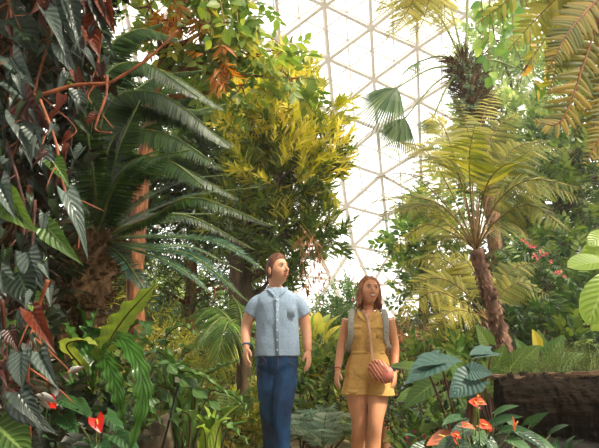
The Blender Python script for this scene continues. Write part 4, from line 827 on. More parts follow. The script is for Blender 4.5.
ferny('fern hanging over the bank at the far right above the log',575,320,5.0,11,.4,G_lobed)
ferny('small pale fern at the far side of the path behind the child',372,420,6.4,10,.3,G_grey,'silver_fern')
ferny('fern low at the left behind the spotted dark vine',60,330,3.4,10,.4,G_lobed)
# distant planting that closes the view under the dome
dist=[('distant dark green shrubbery behind the man',[(270,335,10,40,36),(235,330,10.5,40,40),(300,350,9.8,30,26)],G_rdark),
('distant shrubbery behind the bush with pink flowers',[(345,350,11,34,22),(375,355,11,30,20),(320,345,11.5,36,22)],G_ivy),
('distant low shrubs seen right of the woman under the pale glass',[(395,358,10.5,28,18),(420,345,10.5,30,24),(445,350,10.2,30,28)],G_right),
('far bank of green shrubs behind the small tree fern',[(470,320,10,40,40),(505,320,10,36,40),(540,330,10,40,40)],G_rdark),
('far bank of shrubs at the right edge behind the banana leaves',[(590,290,9.6,44,50),(620,230,9.8,40,60),(570,340,9,50,30)],G_rdark),
('far shaded bank of shrubs behind the red-brown trunk',[(130,330,9.6,50,36),(80,300,9.6,50,50),(180,345,9.2,44,26),(30,280,9.4,50,60)],G_rdark),
('low shrub mass filling the bed behind the walkers\' knees',[(300,400,7.2,40,30),(345,410,7,40,30),(265,405,7.4,36,32),(390,400,7.2,30,28)],G_olive),
('shrub mass left of the young palm at knee height',[(200,400,7.4,44,30),(160,400,7.2,44,34),(110,400,6.8,44,34)],G_olive)]
for l,b,m_ in dist: sh(l,b,S_ov,.27,m_,.8,name='background_shrub')
# ================================================================ people
def skinmat(name,c1,c2): return mat(name,c1,c2,7,.5,.15,.002,sss=.12,spec=.35)
def rings(mb, rows, seg=36, e=2.3, mi=0):
    """closed stack of rounded horizontal rings: rows of (centre, rx, ry)"""
    c=catmull([r[0] for r in rows],len(rows)*5); rx=catmull([[r[1],r[2],0] for r in rows],len(rows)*5)
    a=np.linspace(0,2*math.pi,seg,endpoint=False); ca,sa=np.cos(a),np.sin(a)
    X=np.sign(ca)*abs(ca)**(2/e); Y=np.sign(sa)*abs(sa)**(2/e); V=[]
    for p,r in zip(c,rx): V.append(np.stack([p[0]+X*r[0],p[1]+Y*r[1],np.full(seg,p[2])],1))
    n=len(c); V=np.concatenate(V); Q=[(i*seg+j,i*seg+(j+1)%seg,(i+1)*seg+(j+1)%seg,(i+1)*seg+j) for i in range(n-1) for j in range(seg)]
    if c[1][2]<c[0][2]: Q=[q[::-1] for q in Q]
    for row,p in ((0,c[0]),(n-1,c[-1])):
        b=len(V); V=np.vstack([V,p[None]])
        Q+= [(b,row*seg+j,row*seg+(j+1)%seg,row*seg+(j+2)%seg) for j in range(0,seg,2)]
    mb.add(V,Q); return mb
def limb(mb, pts, rad, seg=16, n=24, flat=1., up=(0,-1,.1)):
    r=catmull([[x,0,0] for x in rad],n)[:,0]; return tube(mb,catmull(pts,n),r,seg,flat=flat,up=up)
def ball(mb,c,r,R=None,seg=16):
    th=np.linspace(0.02,math.pi-.02,seg//2+3); r=np.broadcast_to(np.asarray(r,float),(3,)); V=[]
    for t in th:
        for a in np.linspace(0,2*math.pi,seg,endpoint=False): V.append([math.sin(t)*math.cos(a)*r[0],math.sin(t)*math.sin(a)*r[1],math.cos(t)*r[2]])
    V=np.array(V); 
    if R is not None: V=V@np.asarray(R).T
    n=len(th); Q=[(i*seg+j,(i+1)*seg+j,(i+1)*seg+(j+1)%seg,i*seg+(j+1)%seg) for i in range(n-1) for j in range(seg)]
    V=V+c; k=len(V)
    for row,fl in ((0,0),(n-1,1)): Q+= [tuple(row*seg+x for x in ((j,j+1,j+2,seg-1) if False else (0,j+1,j+2,min(j+3,seg-1)))) for j in range(0,seg-3,2)]
    mb.add(V,Q); return mb
def volume(name, mb, voxel, smooth, material, parent, label=None, rough=0., it=0):
    """one continuous surface grown around the overlapping forms"""
    me=mb.data(name,[material]); o=bpy.data.objects.new('tmp',me); COL.objects.link(o)
    m=o.modifiers.new('r','REMESH'); m.mode='VOXEL'; m.voxel_size=voxel; m.use_smooth_shade=True
    if smooth: s=o.modifiers.new('s','SMOOTH'); s.iterations=smooth; s.factor=.5
    dg=bpy.context.evaluated_depsgraph_get(); dg.update(); me2=bpy.data.meshes.new_from_object(o.evaluated_get(dg)); bpy.data.objects.remove(o)
    og=np.array(parent.location); q=parent.parent
    while q is not None: og=og+np.array(q.location); q=q.parent
    co=np.zeros(len(me2.vertices)*3,np.float32); me2.vertices.foreach_get('co',co); co=co.reshape(-1,3)
    if rough:
        nn=np.zeros(len(co)*3,np.float32); me2.vertices.foreach_get('normal',nn); nn=nn.reshape(-1,3); h=np.zeros(len(co))
        g=np.random.default_rng(3)
        for _ in range(7):
            w=g.normal(size=3)*[26,26,18]; a=g.random()*6; h+=np.sin(co@w+a+1.5*np.sin(co@(g.normal(size=3)*18)))**3
        co=co+nn*(h*rough/2.2)[:,None]
    co=co-og; me2.vertices.foreach_set('co',co.astype(np.float32).ravel()); me2.materials.clear(); me2.materials.append(material)
    for p_ in me2.polygons: p_.use_smooth=True
    me2.update(); me2.name=name
    ob=bpy.data.objects.new(name,me2); COL.objects.link(ob); ob.parent=parent
    if label: ob['label']=label
    return ob
def Rz(a): c,s=math.cos(a),math.sin(a); return np.array([[c,-s,0],[s,c,0],[0,0,1.]])
def Rx(a): c,s=math.cos(a),math.sin(a); return np.array([[1,0,0],[0,c,-s],[0,s,c]])
def Ry(a): c,s=math.cos(a),math.sin(a); return np.array([[c,0,s],[0,1,0],[-s,0,c]])
class Head:
    def __init__(s,c,yaw,pitch,roll=0,k=1.,fem=False):
        s.c=np.asarray(c); s.R=Rz(math.radians(yaw))@Rx(math.radians(-pitch))@Ry(math.radians(roll)); s.k=k; s.fem=fem
    def w(s,p): return (np.asarray(p,float)*s.k)@s.R.T+s.c
    def shape(s,D):
        x,y,z=D[:,0],D[:,1],D[:,2]; P_=np.stack([x*.075,y*.095,z*.118],1)
        lo=np.clip(-z-.05,0,1); P_[:,0]*=1-(.40 if s.fem else .24)*lo**1.3
        P_[:,1]=np.where(y>0,P_[:,1]*(1-.45*lo),P_[:,1]*(1-.05*lo)); fr=y<0
        P_[:,1]=np.where(fr,P_[:,1]*.95,P_[:,1])
        X,Z=P_[:,0],P_[:,2]
        g=lambda x0,z0,sx,sz:np.exp(-((X-x0)/sx)**2-((Z-z0)/sz)**2)*fr
        P_[:,1]+= .010*(g(.031,.010,.016,.011)+g(-.031,.010,.016,.011)) - .004*g(0,.032,.05,.010) -.005*(g(.04,-.028,.02,.02)+g(-.04,-.028,.02,.02)) -.007*g(0,-.062,.026,.02)-.015*g(0,-.1,.03,.018)
        return P_
    def mesh(s,mb,scale=None,seg=64):
        th=np.linspace(.01,math.pi-.01,50); a=np.linspace(0,2*math.pi,seg,endpoint=False); T,A=np.meshgrid(th,a,indexing='ij')
        D=np.stack([np.sin(T)*np.cos(A),np.sin(T)*np.sin(A),np.cos(T)],-1).reshape(-1,3); V=s.shape(D)
        if scale is not None: V=V*scale(D,V)[:,None]
        n=50; Q=[(i*seg+j,(i+1)*seg+j,(i+1)*seg+(j+1)%seg,i*seg+(j+1)%seg) for i in range(n-1) for j in range(seg)]
        mb.add(s.w(V),Q); return mb
    def features(s,mb):
        w=s.w
        limb(mb,[w((0,-.083,.018)),w((0,-.098,-.004)),w((0,-.108,-.022)),w((0,-.096,-.030))],[.008*s.k,.009*s.k,.0125*s.k,.009*s.k],12,12)
        for q in (-1,1):
            ball(mb,w((q*.011,-.094,-.025)),np.array([.008,.009,.007])*s.k,s.R)
            ball(mb,w((q*.077,.008,-.008)),np.array([.009,.020,.031])*s.k,s.R@Rx(.2)@Rz(q*.35))
    def face(s,root,skin_dark,lipc,iris,brow,smile=0.,mouth=True):
        w=s.w; k=s.k
        for q in (-1,1):
            mb=MB(); ball(mb,w((q*.031,-.0755,.010)),np.array([.0115,.0085,.0048 if not s.fem else .0062])*k,s.R); e=part('eye',mb,M_eye,root)
            mb=MB(); ball(mb,w((q*.031+.0015,-.0835,.0105)),np.array([.0058,.003,.0058])*k,s.R); part('iris',mb,iris,e)
            mb=MB(); limb(mb,[w((q*.017,-.0865,.017)),w((q*.031,-.0865,.0205)),w((q*.045,-.077,.015))],[.0016*k,.0024*k,.0014*k],8,8); part('eyelid',mb,skin_dark,e)
            mb=MB(); limb(mb,[w((q*.014,-.0905,.029)),w((q*.030,-.091,.034)),w((q*.048,-.077,.029))],[.0026*k,.0034*k,.0015*k],8,8,flat=.6); part('eyebrow',mb,brow,root)
        sx=.021+.009*smile; up=.009*smile
        mb=MB(); limb(mb,[w((-sx,-.083,-.052+up)),w((-.009,-.0965,-.049)),w((0,-.0985,-.0505)),w((.009,-.0965,-.049)),w((sx,-.083,-.052+up))],[.0015*k,.0035*k,.003*k,.0035*k,.0015*k],8,16)
        limb(mb,[w((-sx,-.083,-.053+up)),w((-.010,-.0945,-.060-.004*smile)),w((.010,-.0945,-.060-.004*smile)),w((sx,-.083,-.053+up))],[.0015*k,.004*k,.004*k,.0015*k],8,16); m_=part('lips',mb,lipc,root)
        if smile>.3:
            mb=MB(); limb(mb,[w((-sx*.8,-.086,-.0535+up*.6)),w((0,-.0965,-.0555)),w((sx*.8,-.086,-.0535+up*.6))],[.002*k,.0056*k,.002*k],8,12); part('teeth',mb,M_eye,m_)
def hand(mb, wrist, down, palm_n, side, L=.185, curl=.5, thumb=1):
    """palm, four unequal bent fingers and a thumb from the side of the palm; side = direction towards the thumb"""
    d=unit(down); n=unit(palm_n-d*(np.dot(palm_n,d))); s=np.cross(d,n); s=s if np.dot(s,side)>0 else -s
    w=np.asarray(wrist); pl=L*.50
    R=np.stack([s,n,d],1)
    ball(mb,w+d*pl*.52,np.array([L*.215,L*.085,pl*.60]),R); limb(mb,[w-d*.02,w+d*pl*.4],[L*.14,L*.16],12,8,flat=.7,up=n)
    for i,(o,l,sp) in enumerate(((.66,.40,.10),(.23,.46,.03),(-.22,.43,-.04),(-.62,.34,-.13))):
        a=w+d*pl*(.86-.05*abs(o))+s*L*.205*o; q=[a-d*L*.12,a]; dr=unit(d+s*sp); ln=L*l*1.05
        c1=curl*(.7+.15*i); 
        for seg_,an in ((.42,c1*.5),(.32,c1*1.2),(.26,c1*1.8)):
            q.append(q[-1]+(dr*math.cos(an)+n*math.sin(an))*ln*seg_)
        limb(mb,q,[L*.050,L*.050,L*.046,L*.042,L*.034],10,16)
    a=w+d*pl*.22+s*L*.14
    limb(mb,[a-s*L*.04,a+s*L*.09+d*L*.13+n*L*.05,a+s*L*.13+d*L*.28+n*L*.10,a+s*L*.11+d*L*.38+n*L*.14],[L*.07,L*.062,L*.05,L*.038],10,14)
def band(mb, c, d, r, h, flat=.85, up=(0,-1,.1)):
    d=unit(d); tube(mb,[c-d*h/2,c+d*h/2],r,20,flat=flat,up=up)
M_eye=mat('eye_white','#e4ded6','#ece6de',5,.2,0)
M_iris=mat('brown_iris','#2a1c12','#3a2818',5,.2,0); M_iris2=mat('grey_blue_iris','#34444c','#48585e',5,.2,0)
M_skin=skinmat('man_skin','#c88e70','#d8a284'); M_skinw=skinmat('woman_skin','#ca8a64','#dca07c'); M_skinc=skinmat('child_skin','#b97a58','#c98c6a')
M_lid=mat('lash_line','#4a2a20','#5a3428',5,.6,0)
M_lip=mat('lip_muted','#a8604e','#b46a58',5,.45,0); M_lipw=mat('lip_rose','#b04c48','#bc5852',5,.4,0)
M_hairm=mat('man_hair','#4a2a18','#7a4a2c',60,.6,.8,.006,(1,1,.3)); M_hairw=mat('auburn_hair','#5c2e1a','#ac6a40',70,.5,.7,.006,(1.2,1.2,.12))
M_shirt=mat('blue_linen','#7e92ab','#9dafc4',160,.85,.35,.002,(1,1,1)); M_jean=mat('dark_blue_denim','#0c2848','#1c4a78',9,.85,.3,.004,(1.3,1.3,.6))
M_romper=mat('mustard_linen','#c4964e','#d2a765',120,.85,.35,.002); M_button=mat('shirt_button','#dfe4ea','#eef0f2',5,.4,0)
M_ybutton=mat('tan_button','#8a6428','#9a7434',5,.4,0); M_grey=mat('grey_webbing','#8a8880','#a8a49a',80,.85,.3,.002)
M_blackrub=mat('black_rubber','#141416','#1e1e20',5,.5,0); M_thread=mat('orange_thread','#7a4a24','#8a5a2c',5,.7,0)
M_teal=mat('teal_cotton','#2f5a66','#3f6c78',30,.85,.3,.003)
def patch(px0,py0,px1,py1,d,t=.003,bow=.0):
    """thin cloth piece with thickness lying on the front at depth d"""
    n=6; V=[]
    for y in (0,1):
        for i in range(n+1):
            f=i/n; dd=d+bow*(2*f-1)**2+(0 if y==0 else t)
            V+= [P(px0+(px1-px0)*f,py0,dd),P(px0+(px1-px0)*f,py1,dd)]
    Q=[]; k=2*(n+1)
    for i in range(n): Q+= [(2*i,2*i+1,2*i+3,2*i+2),(k+2*i,k+2*i+2,k+2*i+3,k+2*i+1),(2*i,2*i+2,k+2*i+2,k+2*i),(2*i+1,k+2*i+1,k+2*i+3,2*i+3)]
    Q+= [(0,k,k+1,1),(2*n,2*n+1,k+2*n+1,k+2*n)]
    return MB().add(V,Q)
def shoe(c,yaw,L,m_,root):
    mb=MB(); R=Rz(yaw); c=np.asarray(c)
    limb(mb,[c+R@np.array([0,.07,.045])*L/.28,c+R@np.array([0,0,.05])*L/.28,c+R@np.array([0,-.1,.04])*L/.28,c+R@np.array([0,-.19,.03])*L/.28],[.036,.046,.044,.028],16,16,flat=.85)
    limb(mb,[c+np.array([0,.02,.05]),c+np.array([0,.03,.11])],[.045,.045],14,8)
    s=part('shoe',mb,m_,root); mb=MB(); V=[]
    o=np.array([[math.cos(a)*.048,math.sin(a)*.15-.06,0] for a in np.linspace(0,6.283,24,endpoint=False)])@R.T*L/.28
    V=np.r_[o+c+[0,0,.002],o+c+[0,0,.024]]; mb.add(V,[(i,(i+1)%24,(i+1)%24+24,i+24) for i in range(24)]+[(24,24+j+1,24+j+2,24+j+3) for j in range(0,20,2)]); part('sole',mb,M_eye,s)

# ---------------- man
def man():
    d=4.5; W=lambda x,y,dd=0: P(x,y,d+dd); m=lambda px: M(px,d)*1.0
    aL=np.array([P(271,400,4.75)[0],4.74,.10]); aR=np.array([P(283,400,4.3)[0],4.22,.09])
    root=thing('person','person in light blue short-sleeved shirt and dark blue jeans, walking, looking up sideways','person',[W(277,300)[0],4.5,0])
    H=Head(W(277.3,270,-.005),46,8,-3,1.02)
    mb=MB(); H.mesh(mb); H.features(mb)
    limb(mb,[W(276.5,292,.03),W(275,285,.045),W(274.5,277,.045)],[.060,.050,.050],20)
    tor=[(W(277,370),m(12),.07),(W(277,352),m(18),.10),(W(277,335),m(18.5),.10),(W(277,315),m(20.5),.11),(W(277,302),m(21),.105),(W(277,294),m(17),.085),(W(277,289),m(9),.06)]
    rings(mb,tor)
    armL=[W(260,304,.0),W(251.5,312,.01),W(246,329,.02),W(246,348,-.08)]; armR=[W(295,304,.0),W(302,313,.01),W(306,331,.02),W(308,351,-.04)]
    for A,sd,q in ((armL,np.array([.1,-1,0]),1),(armR,np.array([-.1,-1,0]),-1)):
        limb(mb,A,[.050,.047,.041,.028],18); dr=unit(A[3]-A[2])
        hand(mb,A[3],dr*.9+[0,-.1,-.3],np.array([q*.9,.5,0]),sd,.182,.55)
    limb(mb,[W(268,366),W(269,413,.02),aL+[0,0,.05]],[.06,.03,.03],16); limb(mb,[W(286,366),W(284,411,-.10),aR+[0,0,.05]],[.06,.03,.03],16)
    volume('body',mb,.0045,3,M_skin,root)
    H.face(root,M_lid,M_lip,M_iris2,M_hairm,.28)
    # hair: short, swept up at the front
    def sc(D,V):
        x,y,z=D[:,0],D[:,1],D[:,2]
        line=np.where(y<-.35,.52,np.where(y<.15,.30-.0*y,-.32)); line=line+ .0
        line=.68-1.15/(1+np.exp(-(y+.30)*8))
        k=1/(1+np.exp(-(z-line)*22)); return .96+k*(.10+.14*np.clip(z,0,1)*np.clip(-y+.3,0,1)+.012*np.sin(x*40+y*25))
    mb=MB(); H.mesh(mb,sc); part('hair',mb,M_hairm,root)
    # shirt
    mb=MB(); rings(mb,[(W(277.5,356),m(22.3),.137),(W(277.5,345),m(21.5),.130),(W(277.5,330),m(20.8),.124),(W(277,315),m(21.5),.128),(W(277,304),m(22),.122),(W(277,298),m(21),.105),(W(277,293),m(16),.088),(W(277,290),m(11),.075),(W(277,288),m(9),.07)])
    limb(mb,[W(265,302),W(257,305),W(250.5,315,.01)],[.072,.068,.062],20); limb(mb,[W(290,302),W(298,305),W(304,315.5,.01)],[.072,.068,.062],20)
    s=volume('shirt',mb,.006,5,M_shirt,root,rough=.0018)
    mb=MB()
    for q in (-1,1):
        pts=[W(277+q*9,287,.03),W(277+q*9.5,288.5,-.04),W(277+q*6,291.5,-.095),W(277+q*1.5,296.5,-.118)]
        limb(mb,pts,[.009,.011,.013,.005],8,14,flat=.4,up=(0,-1,1))
    part('collar',mb,M_shirt,s)
    part('placket',patch(275.6,296,279,355.5,d-.139,.012),M_shirt,s)
    for y in (300,310,320,330,340,350):
        mb=MB(); ball(mb,W(277.3,y,-.141),[.0055,.003,.0055]); part('button',mb,M_button,s)
    part('pocket',patch(284,304,295,317,d-.119,.006,.01),M_shirt,s)
    # jeans
    mb=MB(); rings(mb,[(W(277.5,351),m(19.8),.120),(W(277.5,359),m(20.3),.125),(W(277.5,367),m(20.3),.12),(W(277.5,374),m(15),.09)])
    limb(mb,[W(267.5,362),W(268,385,.0),W(269,414,.04),W(271,446,.16),aL+[0,0,.03]],[.079,.083,.066,.059,.058],20,40)
    limb(mb,[W(287.5,362,-.01),W(285.5,385,-.06),W(282.5,412,-.14),W(282.5,446,-.17),aR+[0,0,.03]],[.079,.084,.067,.057,.057],20,40)
    j=volume('jeans',mb,.0065,3,M_jean,root,rough=.003)
    mb=MB(); tube(mb,catmull([W(277.5,353,-.126),W(278,362,-.128),W(277.5,369,-.118)],10),.002,6); part('fly_seam',mb,M_thread,j)
    mb=MB(); limb(mb,[W(262,357,-.12),W(266,361,-.118),W(260,365,-.10)],[.0018]*3,6,10); limb(mb,[W(293,357,-.12),W(289,361,-.118),W(295,365,-.10)],[.0018]*3,6,10); part('pocket_seam',mb,M_thread,j)
    mb=MB(); band(mb,W(246.4,345,-.075),armL[3]-armL[2],.034,.010); part('bracelet',mb,mat('blue_bead','#2f4a66','#4a6a88',60,.4,.5),root,'blue bracelet')
    ms=mat('brown_leather','#4a3424','#6a4c34',20,.6,.2)
    shoe([aL[0],aL[1],0],-.1,.29,ms,root); shoe([aR[0],aR[1],0],.08,.29,ms,root)
man()

# ---------------- woman
def woman():
    d=4.65; W=lambda x,y,dd=0: P(x,y,d+dd); m=lambda px: M(px,d)
    aL=np.array([P(359,400,4.85)[0],4.86,.08]); aR=np.array([P(374,400,4.5)[0],4.45,.07])
    root=thing('person','person with shoulder-length auburn hair in a mustard sleeveless romper, smiling upwards','person',[W(368,300)[0],4.65,0])
    H=Head(W(369.3,291.5),11,10,4,.98,True)
    mb=MB(); H.mesh(mb); H.features(mb)
    limb(mb,[W(368.5,316,.03),W(368.3,308,.04),W(368.5,299,.04)],[.053,.043,.043],18)
    rings(mb,[(W(368,383),m(12),.08),(W(368,372),m(18),.10),(W(368,354),m(15),.085),(W(368,340),m(16),.09),(W(368,326),m(17.5),.105),(W(368,318),m(18.5),.085),(W(368,313.5),m(13),.06),(W(368,311),m(8),.05)])
    armL=[W(348.5,319.5),W(344.5,334,.02),W(341,349,.03),W(337.5,371,-.05)]; armR=[W(388.5,319.5),W(392,334,.02),W(394.8,349,.03),W(394.5,372,-.05)]
    for A,q in ((armL,1),(armR,-1)):
        limb(mb,A,[.050,.042,.036,.024],18); dr=unit(A[3]-A[2])
        hand(mb,A[3],dr+[0,-.1,-.3],np.array([q*.9,.5,0]),np.array([q*.1,-1,0]),.165,.5)
    limb(mb,[W(357.5,378),W(357,398,-.01),W(359,424,-.01),W(358,446,.08),aL+[0,0,.0]],[.080,.078,.055,.053,.034],20,40)
    limb(mb,[W(378,378),W(378,398,-.04),W(375.5,422,-.10),W(373.5,448,-.08),aR+[0,0,.0]],[.080,.079,.056,.054,.034],20,40)
    ball(mb,W(359.5,423,-.035),[.032,.03,.04]); ball(mb,W(375,421,-.125),[.032,.03,.04])
    for a in (aL,aR): limb(mb,[a+[0,.03,-.01],a+[0,-.05,-.035],a+[0,-.15,-.05]],[.035,.036,.025],14,12)
    volume('body',mb,.0045,3,M_skinw,root)
    H.face(root,M_lid,M_lipw,M_iris,M_hairw,1.)
    # hair: cap and long locks parted above the brow
    mb=MB()
    def sc(D,V):
        x,y,z=D[:,0],D[:,1],D[:,2]; line=.74-1.1/(1+np.exp(-(y+.30)*9)); k=1/(1+np.exp(-(z-line)*22)); return .95+k*.14
    H.mesh(mb,sc); w=H.w
    for i in range(64):
        a=-2.05+4.1*i/63+random.uniform(-.03,.03)   # angle round the head from one temple over the back to the other
        sx,sy=math.sin(a),math.cos(a)                 # sy>0 is the back
        top=w((sx*.02-.012,-.02+.03*sy,.122)); p1=w((sx*.070,.078*sy+.002,.075)); p2=w((sx*.085,.088*sy+.008,.0)); ln=random.uniform(-.012,.012)
        p3=w((sx*.090,.080*sy+.014,-.075)); p4=w((sx*.102,.080*sy,-.132+ln))
        limb(mb,[top,p1,p2,p3,p4],[.009,.012,.013,.013,.005],8,16,flat=.6)
    volume('hair',mb,.005,1,M_hairw,root,rough=.002)
    # romper
    mb=MB(); rings(mb,[(W(368,364),m(20),.118),(W(368,357),m(18.5),.108),(W(368,352.5),m(16.6),.098),(W(368,346),m(18),.106),(W(368,335),m(18.6),.118),(W(368,326),m(19.2),.122),(W(368,319),m(18.5),.10),(W(368,315),m(15.5),.078),(W(368,312.5),m(11.5),.065)])
    rings(mb,[(W(368,380),m(21),.110),(W(368,374),m(22.4),.128),(W(368,364),m(20.5),.122),(W(368,357),m(18.5),.110)])
    rings(mb,[(W(354.7,394,-.01),m(12.9),.125),(W(356,384),m(11.8),.118),(W(358.5,372),m(11.5),.11),(W(360,364),m(8),.09)]); rings(mb,[(W(380.6,395,-.03),m(12.9),.127),(W(380,384,-.01),m(11.8),.12),(W(377.5,372),m(11.5),.11),(W(376,364),m(8),.09)])
    s=volume('romper',mb,.0055,3,M_romper,root,rough=.004)
    mb=MB()
    for q in (-1,1): limb(mb,[W(368+q*8.5,308.5,.03),W(368+q*9.5,311,-.03),W(368+q*8.5,314.5,-.085),W(368+q*3,322,-.112)],[.010,.012,.017,.006],8,14,flat=.35,up=(0,-1,1))
    part('collar',mb,M_romper,s)
    mb=MB(); V=[W(364.8,312,-.088),W(368,323.5,-.1235),W(371.4,312,-.088),W(368,309,-.07)]; V2=[v+np.array([0,.012,0]) for v in V]; mb.add(V+V2,[(0,1,2,3),(7,6,5,4),(0,4,5,1),(1,5,6,2),(2,6,7,3),(3,7,4,0)]); part('open_neckline',mb,M_skinw,s,'skin at the open neckline')
    part('placket',patch(366.6,322,370.2,352,d-.1265,.012),M_romper,s); part('waist_seam',patch(351.5,351,384.5,354,d-.104,.006,.035),M_romper,s)
    for q in (-1,1): part('pocket_flap',patch(368+q*5.5-(5 if q>0 else 5)+q*5-0,325,368+q*5.5+5+q*5,329,d-.122,.006,.01),M_romper,s); part('pocket',patch(368+q*10.5-4.6,329,368+q*10.5+4.6,338,d-.117,.006,.012),M_romper,s)
    for y in (325,331,337,343,349): mb=MB(); ball(mb,W(368.4,y,-.129),[.0048,.003,.0048]); part('button',mb,M_ybutton,s)
    mb=MB(); limb(mb,[W(368,353,-.112),W(363,357,-.125),W(361.5,366,-.13)],[.004,.003,.003],8,10); limb(mb,[W(368,353,-.112),W(370,358,-.125),W(368,368,-.135)],[.004,.003,.003],8,10); part('waist_tie',mb,M_romper,s)
    for x0,x1,dd in ((343.0,366.6,-.131),(368.8,392.5,-.153)): part('hem_cuff',patch(x0+1.4,390,x1-1.4,394,d+dd+.0,.012,.055),M_romper,s)
    mb=MB(); band(mb,W(337.8,368.5,-.045),armL[3]-armL[2],.030,.010); part('bracelet',mb,mat('coral_band','#b0482e','#c85a3a',20,.5,.1),root,'coral wristband')
    mb=MB(); band(mb,W(394.6,369,-.045),armR[3]-armR[2],.029,.018); wt=part('watch',mb,M_blackrub,root,'black wristwatch'); mb=MB(); ball(mb,W(394.2,369,-.078),[.017,.006,.018]); part('watch_face',mb,mat('watch_glass','#2c4a48','#3c5a58',5,.15,0),wt)
    for a in (aL,aR): shoe([a[0],a[1],0],0,.25,M_blackrub,root)
    # backpack
    bp=thing('backpack','grey backpack worn by the woman, its two straps over her shoulders','backpack',W(368,340,.2))
    mb=MB(); rings(mb,[(W(368,356,.20),m(13),.06),(W(368,345,.21),m(15.5),.08),(W(368,330,.20),m(15.5),.08),(W(368,316,.18),m(13),.05)]); part('body',mb,M_grey,bp)
    for q,pts in ((-1,[(357,312,.09),(353.5,310,.01),(351.5,315,-.07),(350.8,325,-.112),(350.6,337,-.10),(347.5,349,-.01),(352,354,.12)]),(1,[(380,312,.09),(383.2,310,.01),(385.2,315,-.07),(386,325,-.112),(386.2,337,-.10),(389,348,-.01),(384,354,.12)])):
        C=catmull([W(*p_) for p_ in pts],30); mb=MB(); tube(mb,C,.024,12,flat=.28,up=(0,-1,.6)); part('strap',mb,M_grey,bp)
    # pouch
    pu=thing('crossbody_pouch','small oval coral and cream striped crossbody pouch hanging at the woman\'s hip','bag',W(381,371,-.17))
    m_,nt,out=newmat('striped_coral_leather'); tc=nd(nt,'ShaderNodeTexCoord'); mp=nd(nt,'ShaderNodeMapping'); mp.inputs['Rotation'].default_value=(0,.6,0); nt.links.new(tc.outputs['Object'],mp.inputs[0])
    wv=nd(nt,'ShaderNodeTexWave',i_Scale=14.,i_Distortion=4.); wv.bands_direction='X'; nt.links.new(mp.outputs[0],wv.inputs['Vector']); rp=ramp(nt,[(.0,lin('#a8442f')),(.5,lin('#c0604a')),(.75,lin('#cc8068')),(.97,lin('#dcb094'))]); nt.links.new(wv.outputs['Fac'],rp.inputs[0]); pr=nd(nt,'ShaderNodeBsdfPrincipled',i_Roughness=.5); nt.links.new(rp.outputs[0],pr.inputs['Base Color']); nt.links.new(pr.outputs[0],out.inputs[0])
    R=Ry(math.radians(38)); mb=MB(); ball(mb,W(381,371.5,-.185),[.105,.05,.074],R,24); part('body',mb,m_,pu)
    mb=MB(); ball(mb,W(386.5,374,-.20),[.052,.046,.058],R,20); part('side_panel',mb,mat('pink_leather','#cf7468','#dc8a7c',20,.5,.1),pu,'pink end panel')
    mb=MB(); tube(mb,catmull([W(374,361,-.215),W(380,364,-.232),W(386,369,-.245),W(389,376,-.24)],16),.0035,6); part('zipper',mb,M_ybutton,pu)
    C=catmull([W(361,311,.05),W(363,310,-.03),W(367,317,-.115),W(369.5,330,-.14),(W(371,346,-.14)),W(373,362,-.17)],40); mb=MB(); tube(mb,C,.008,10,flat=.22,up=(0,-1,.2)); part('strap',mb,mat('blush_strap','#c89a84','#d8ac96',20,.6,.1),pu)
woman()

# ---------------- child behind the woman
def child():
    d=5.35; W=lambda x,y,dd=0: P(x,y,d+dd); m=lambda px: M(px,d)
    aL=np.array([P(370,400,d)[0],5.5,.07]); aR=np.array([P(384.5,400,d)[0],5.3,.07])
    root=thing('person','child in teal shorts mostly hidden behind the woman, one bare leg showing','person',[W(376,300)[0],5.35,0])
    H=Head(W(373,340),0,0,0,.88,True)
    mb=MB(); H.mesh(mb); H.features(mb); limb(mb,[W(373,356),W(373,350)],[.04,.04],14)
    rings(mb,[(W(376,408),m(11),.08),(W(375,390),m(10),.075),(W(374.5,375),m(11),.08),(W(374,363),m(11),.07),(W(373.5,358),m(6),.045)])
    aR_=[W(383,363),W(389,376),W(394,387),W(396.5,399,-.05)]; aL_=[W(366,363),W(361,378),W(359,388),W(358,400,-.03)]
    for A,q in ((aL_,1),(aR_,-1)):
        limb(mb,A,[.036,.032,.027,.02],14); hand(mb,A[3],unit(A[3]-A[2])+[0,-.1,-.4],np.array([q*.9,.5,0]),np.array([q*.1,-1,0]),.135,.5)
    limb(mb,[W(370,405),W(370,428),aL],[.062,.043,.028],16,20); limb(mb,[W(383,405),W(384.5,424,-.02),W(384.8,440,.0),aR],[.062,.045,.043,.028],16,26)
    volume('body',mb,.0045,3,M_skinc,root); H.face(root,M_lid,M_lip,M_iris,M_hairm,.2)
    def sc(D,V):
        x,y,z=D[:,0],D[:,1],D[:,2]; line=.5-.9/(1+np.exp(-(y-.02)*9)); k=1/(1+np.exp(-(z-line)*22)); return .96+k*.12
    mb=MB(); H.mesh(mb,sc); part('hair',mb,M_hairm,root)
    mb=MB(); rings(mb,[(W(375.5,394),m(11.5),.095),(W(375,380),m(11),.09),(W(374.5,368),m(12),.09),(W(374,361),m(9),.06)]); limb(mb,[W(381,364),W(388,374)],[.044,.04],14,10); limb(mb,[W(367,364),W(361,375)],[.044,.04],14,10); volume('shirt',mb,.006,2,M_shirt,root,rough=.002)
    mb=MB(); rings(mb,[(W(376,402),m(12.5),.105),(W(375.5,391),m(11.5),.1)]); rings(mb,[(W(369,412),m(7.5),.085),(W(371,398),m(7),.085)]); rings(mb,[(W(384,413,-.01),m(7.8),.09),(W(381,398),m(7.4),.09)]); volume('shorts',mb,.006,2,M_teal,root,rough=.002)
    mb=MB(); band(mb,W(396.3,397.5,-.045),aR_[3]-aR_[2],.025,.014); part('wristband',mb,M_blackrub,root,'black wristband')
    for a in (aL,aR): shoe([a[0],a[1],0],0,.2,M_blackrub,root)
child()
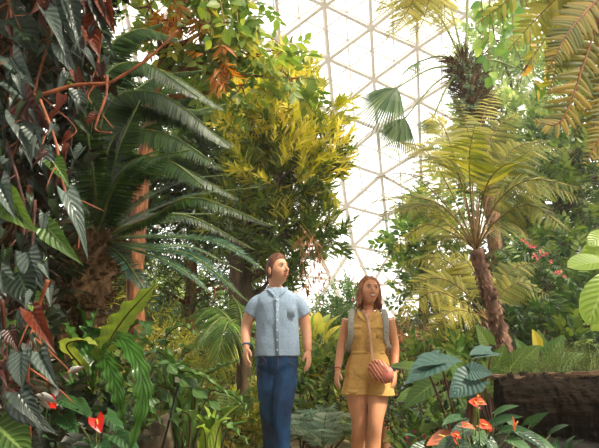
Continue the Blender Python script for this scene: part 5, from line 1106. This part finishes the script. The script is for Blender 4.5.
# ================================================================ camera and light
cam=bpy.data.cameras.new('camera'); cam.lens=35*FPX/582.36; cam.sensor_width=36; cam.clip_end=200
co=bpy.data.objects.new('camera',cam); COL.objects.link(co); co.location=(0,0,CAMZ); co.rotation_euler=(math.pi/2+PITCH,0,0); SC.camera=co
w=bpy.data.worlds.new('sky'); SC.world=w; w.use_nodes=True; nt=w.node_tree; nt.nodes.clear()
bg=nt.nodes.new('ShaderNodeBackground'); o_=nt.nodes.new('ShaderNodeOutputWorld'); bg.inputs[0].default_value=(1.0,.965,.90,1); bg.inputs[1].default_value=2.3; nt.links.new(bg.outputs[0],o_.inputs[0])
def sun(name,az,el,s,ang,c):
    l=bpy.data.lights.new(name,'SUN'); l.energy=s; l.angle=math.radians(ang); l.color=c; o=bpy.data.objects.new(name,l); COL.objects.link(o)
    v=Vector((math.sin(az)*math.cos(el),math.cos(az)*math.cos(el),math.sin(el))); o.rotation_euler=v.to_track_quat('Z','Y').to_euler(); return o
sun('sun',math.radians(125),math.radians(50),9.5,8,(1.,.90,.72))
SC.view_settings.view_transform='Standard'; SC.view_settings.look='None'; SC.view_settings.gamma=1; SC.view_settings.exposure=0.45; SC.view_settings.use_curve_mapping=False
bm=bmesh.new(); bmesh.ops.create_icosphere(bm,subdivisions=3,radius=16.2); me=bpy.data.meshes.new('added_haze'); bm.to_mesh(me); bm.free()  # scattering volume added to pale the distant struts and planting
m,nt,out=newmat('added_haze'); vs=nt.nodes.new('ShaderNodeVolumeScatter'); vs.inputs['Color'].default_value=(1,.97,.90,1); vs.inputs['Density'].default_value=.0038; vs.inputs['Anisotropy'].default_value=.5; nt.links.new(vs.outputs[0],out.inputs['Volume']); me.materials.append(m)
hz=bpy.data.objects.new('added_haze',me); COL.objects.link(hz); hz.location=(3.943,14.519,3.29); hz['kind']='stuff'; hz['label']='thin haze added under the glass dome to soften the distant struts'; hz['category']='haze'
SC.cycles.volume_bounces=1
SC.cycles.max_bounces=8; SC.cycles.diffuse_bounces=4; SC.cycles.transmission_bounces=4; SC.cycles.transparent_max_bounces=12; SC.cycles.sample_clamp_indirect=6; SC.cycles.use_denoising=True
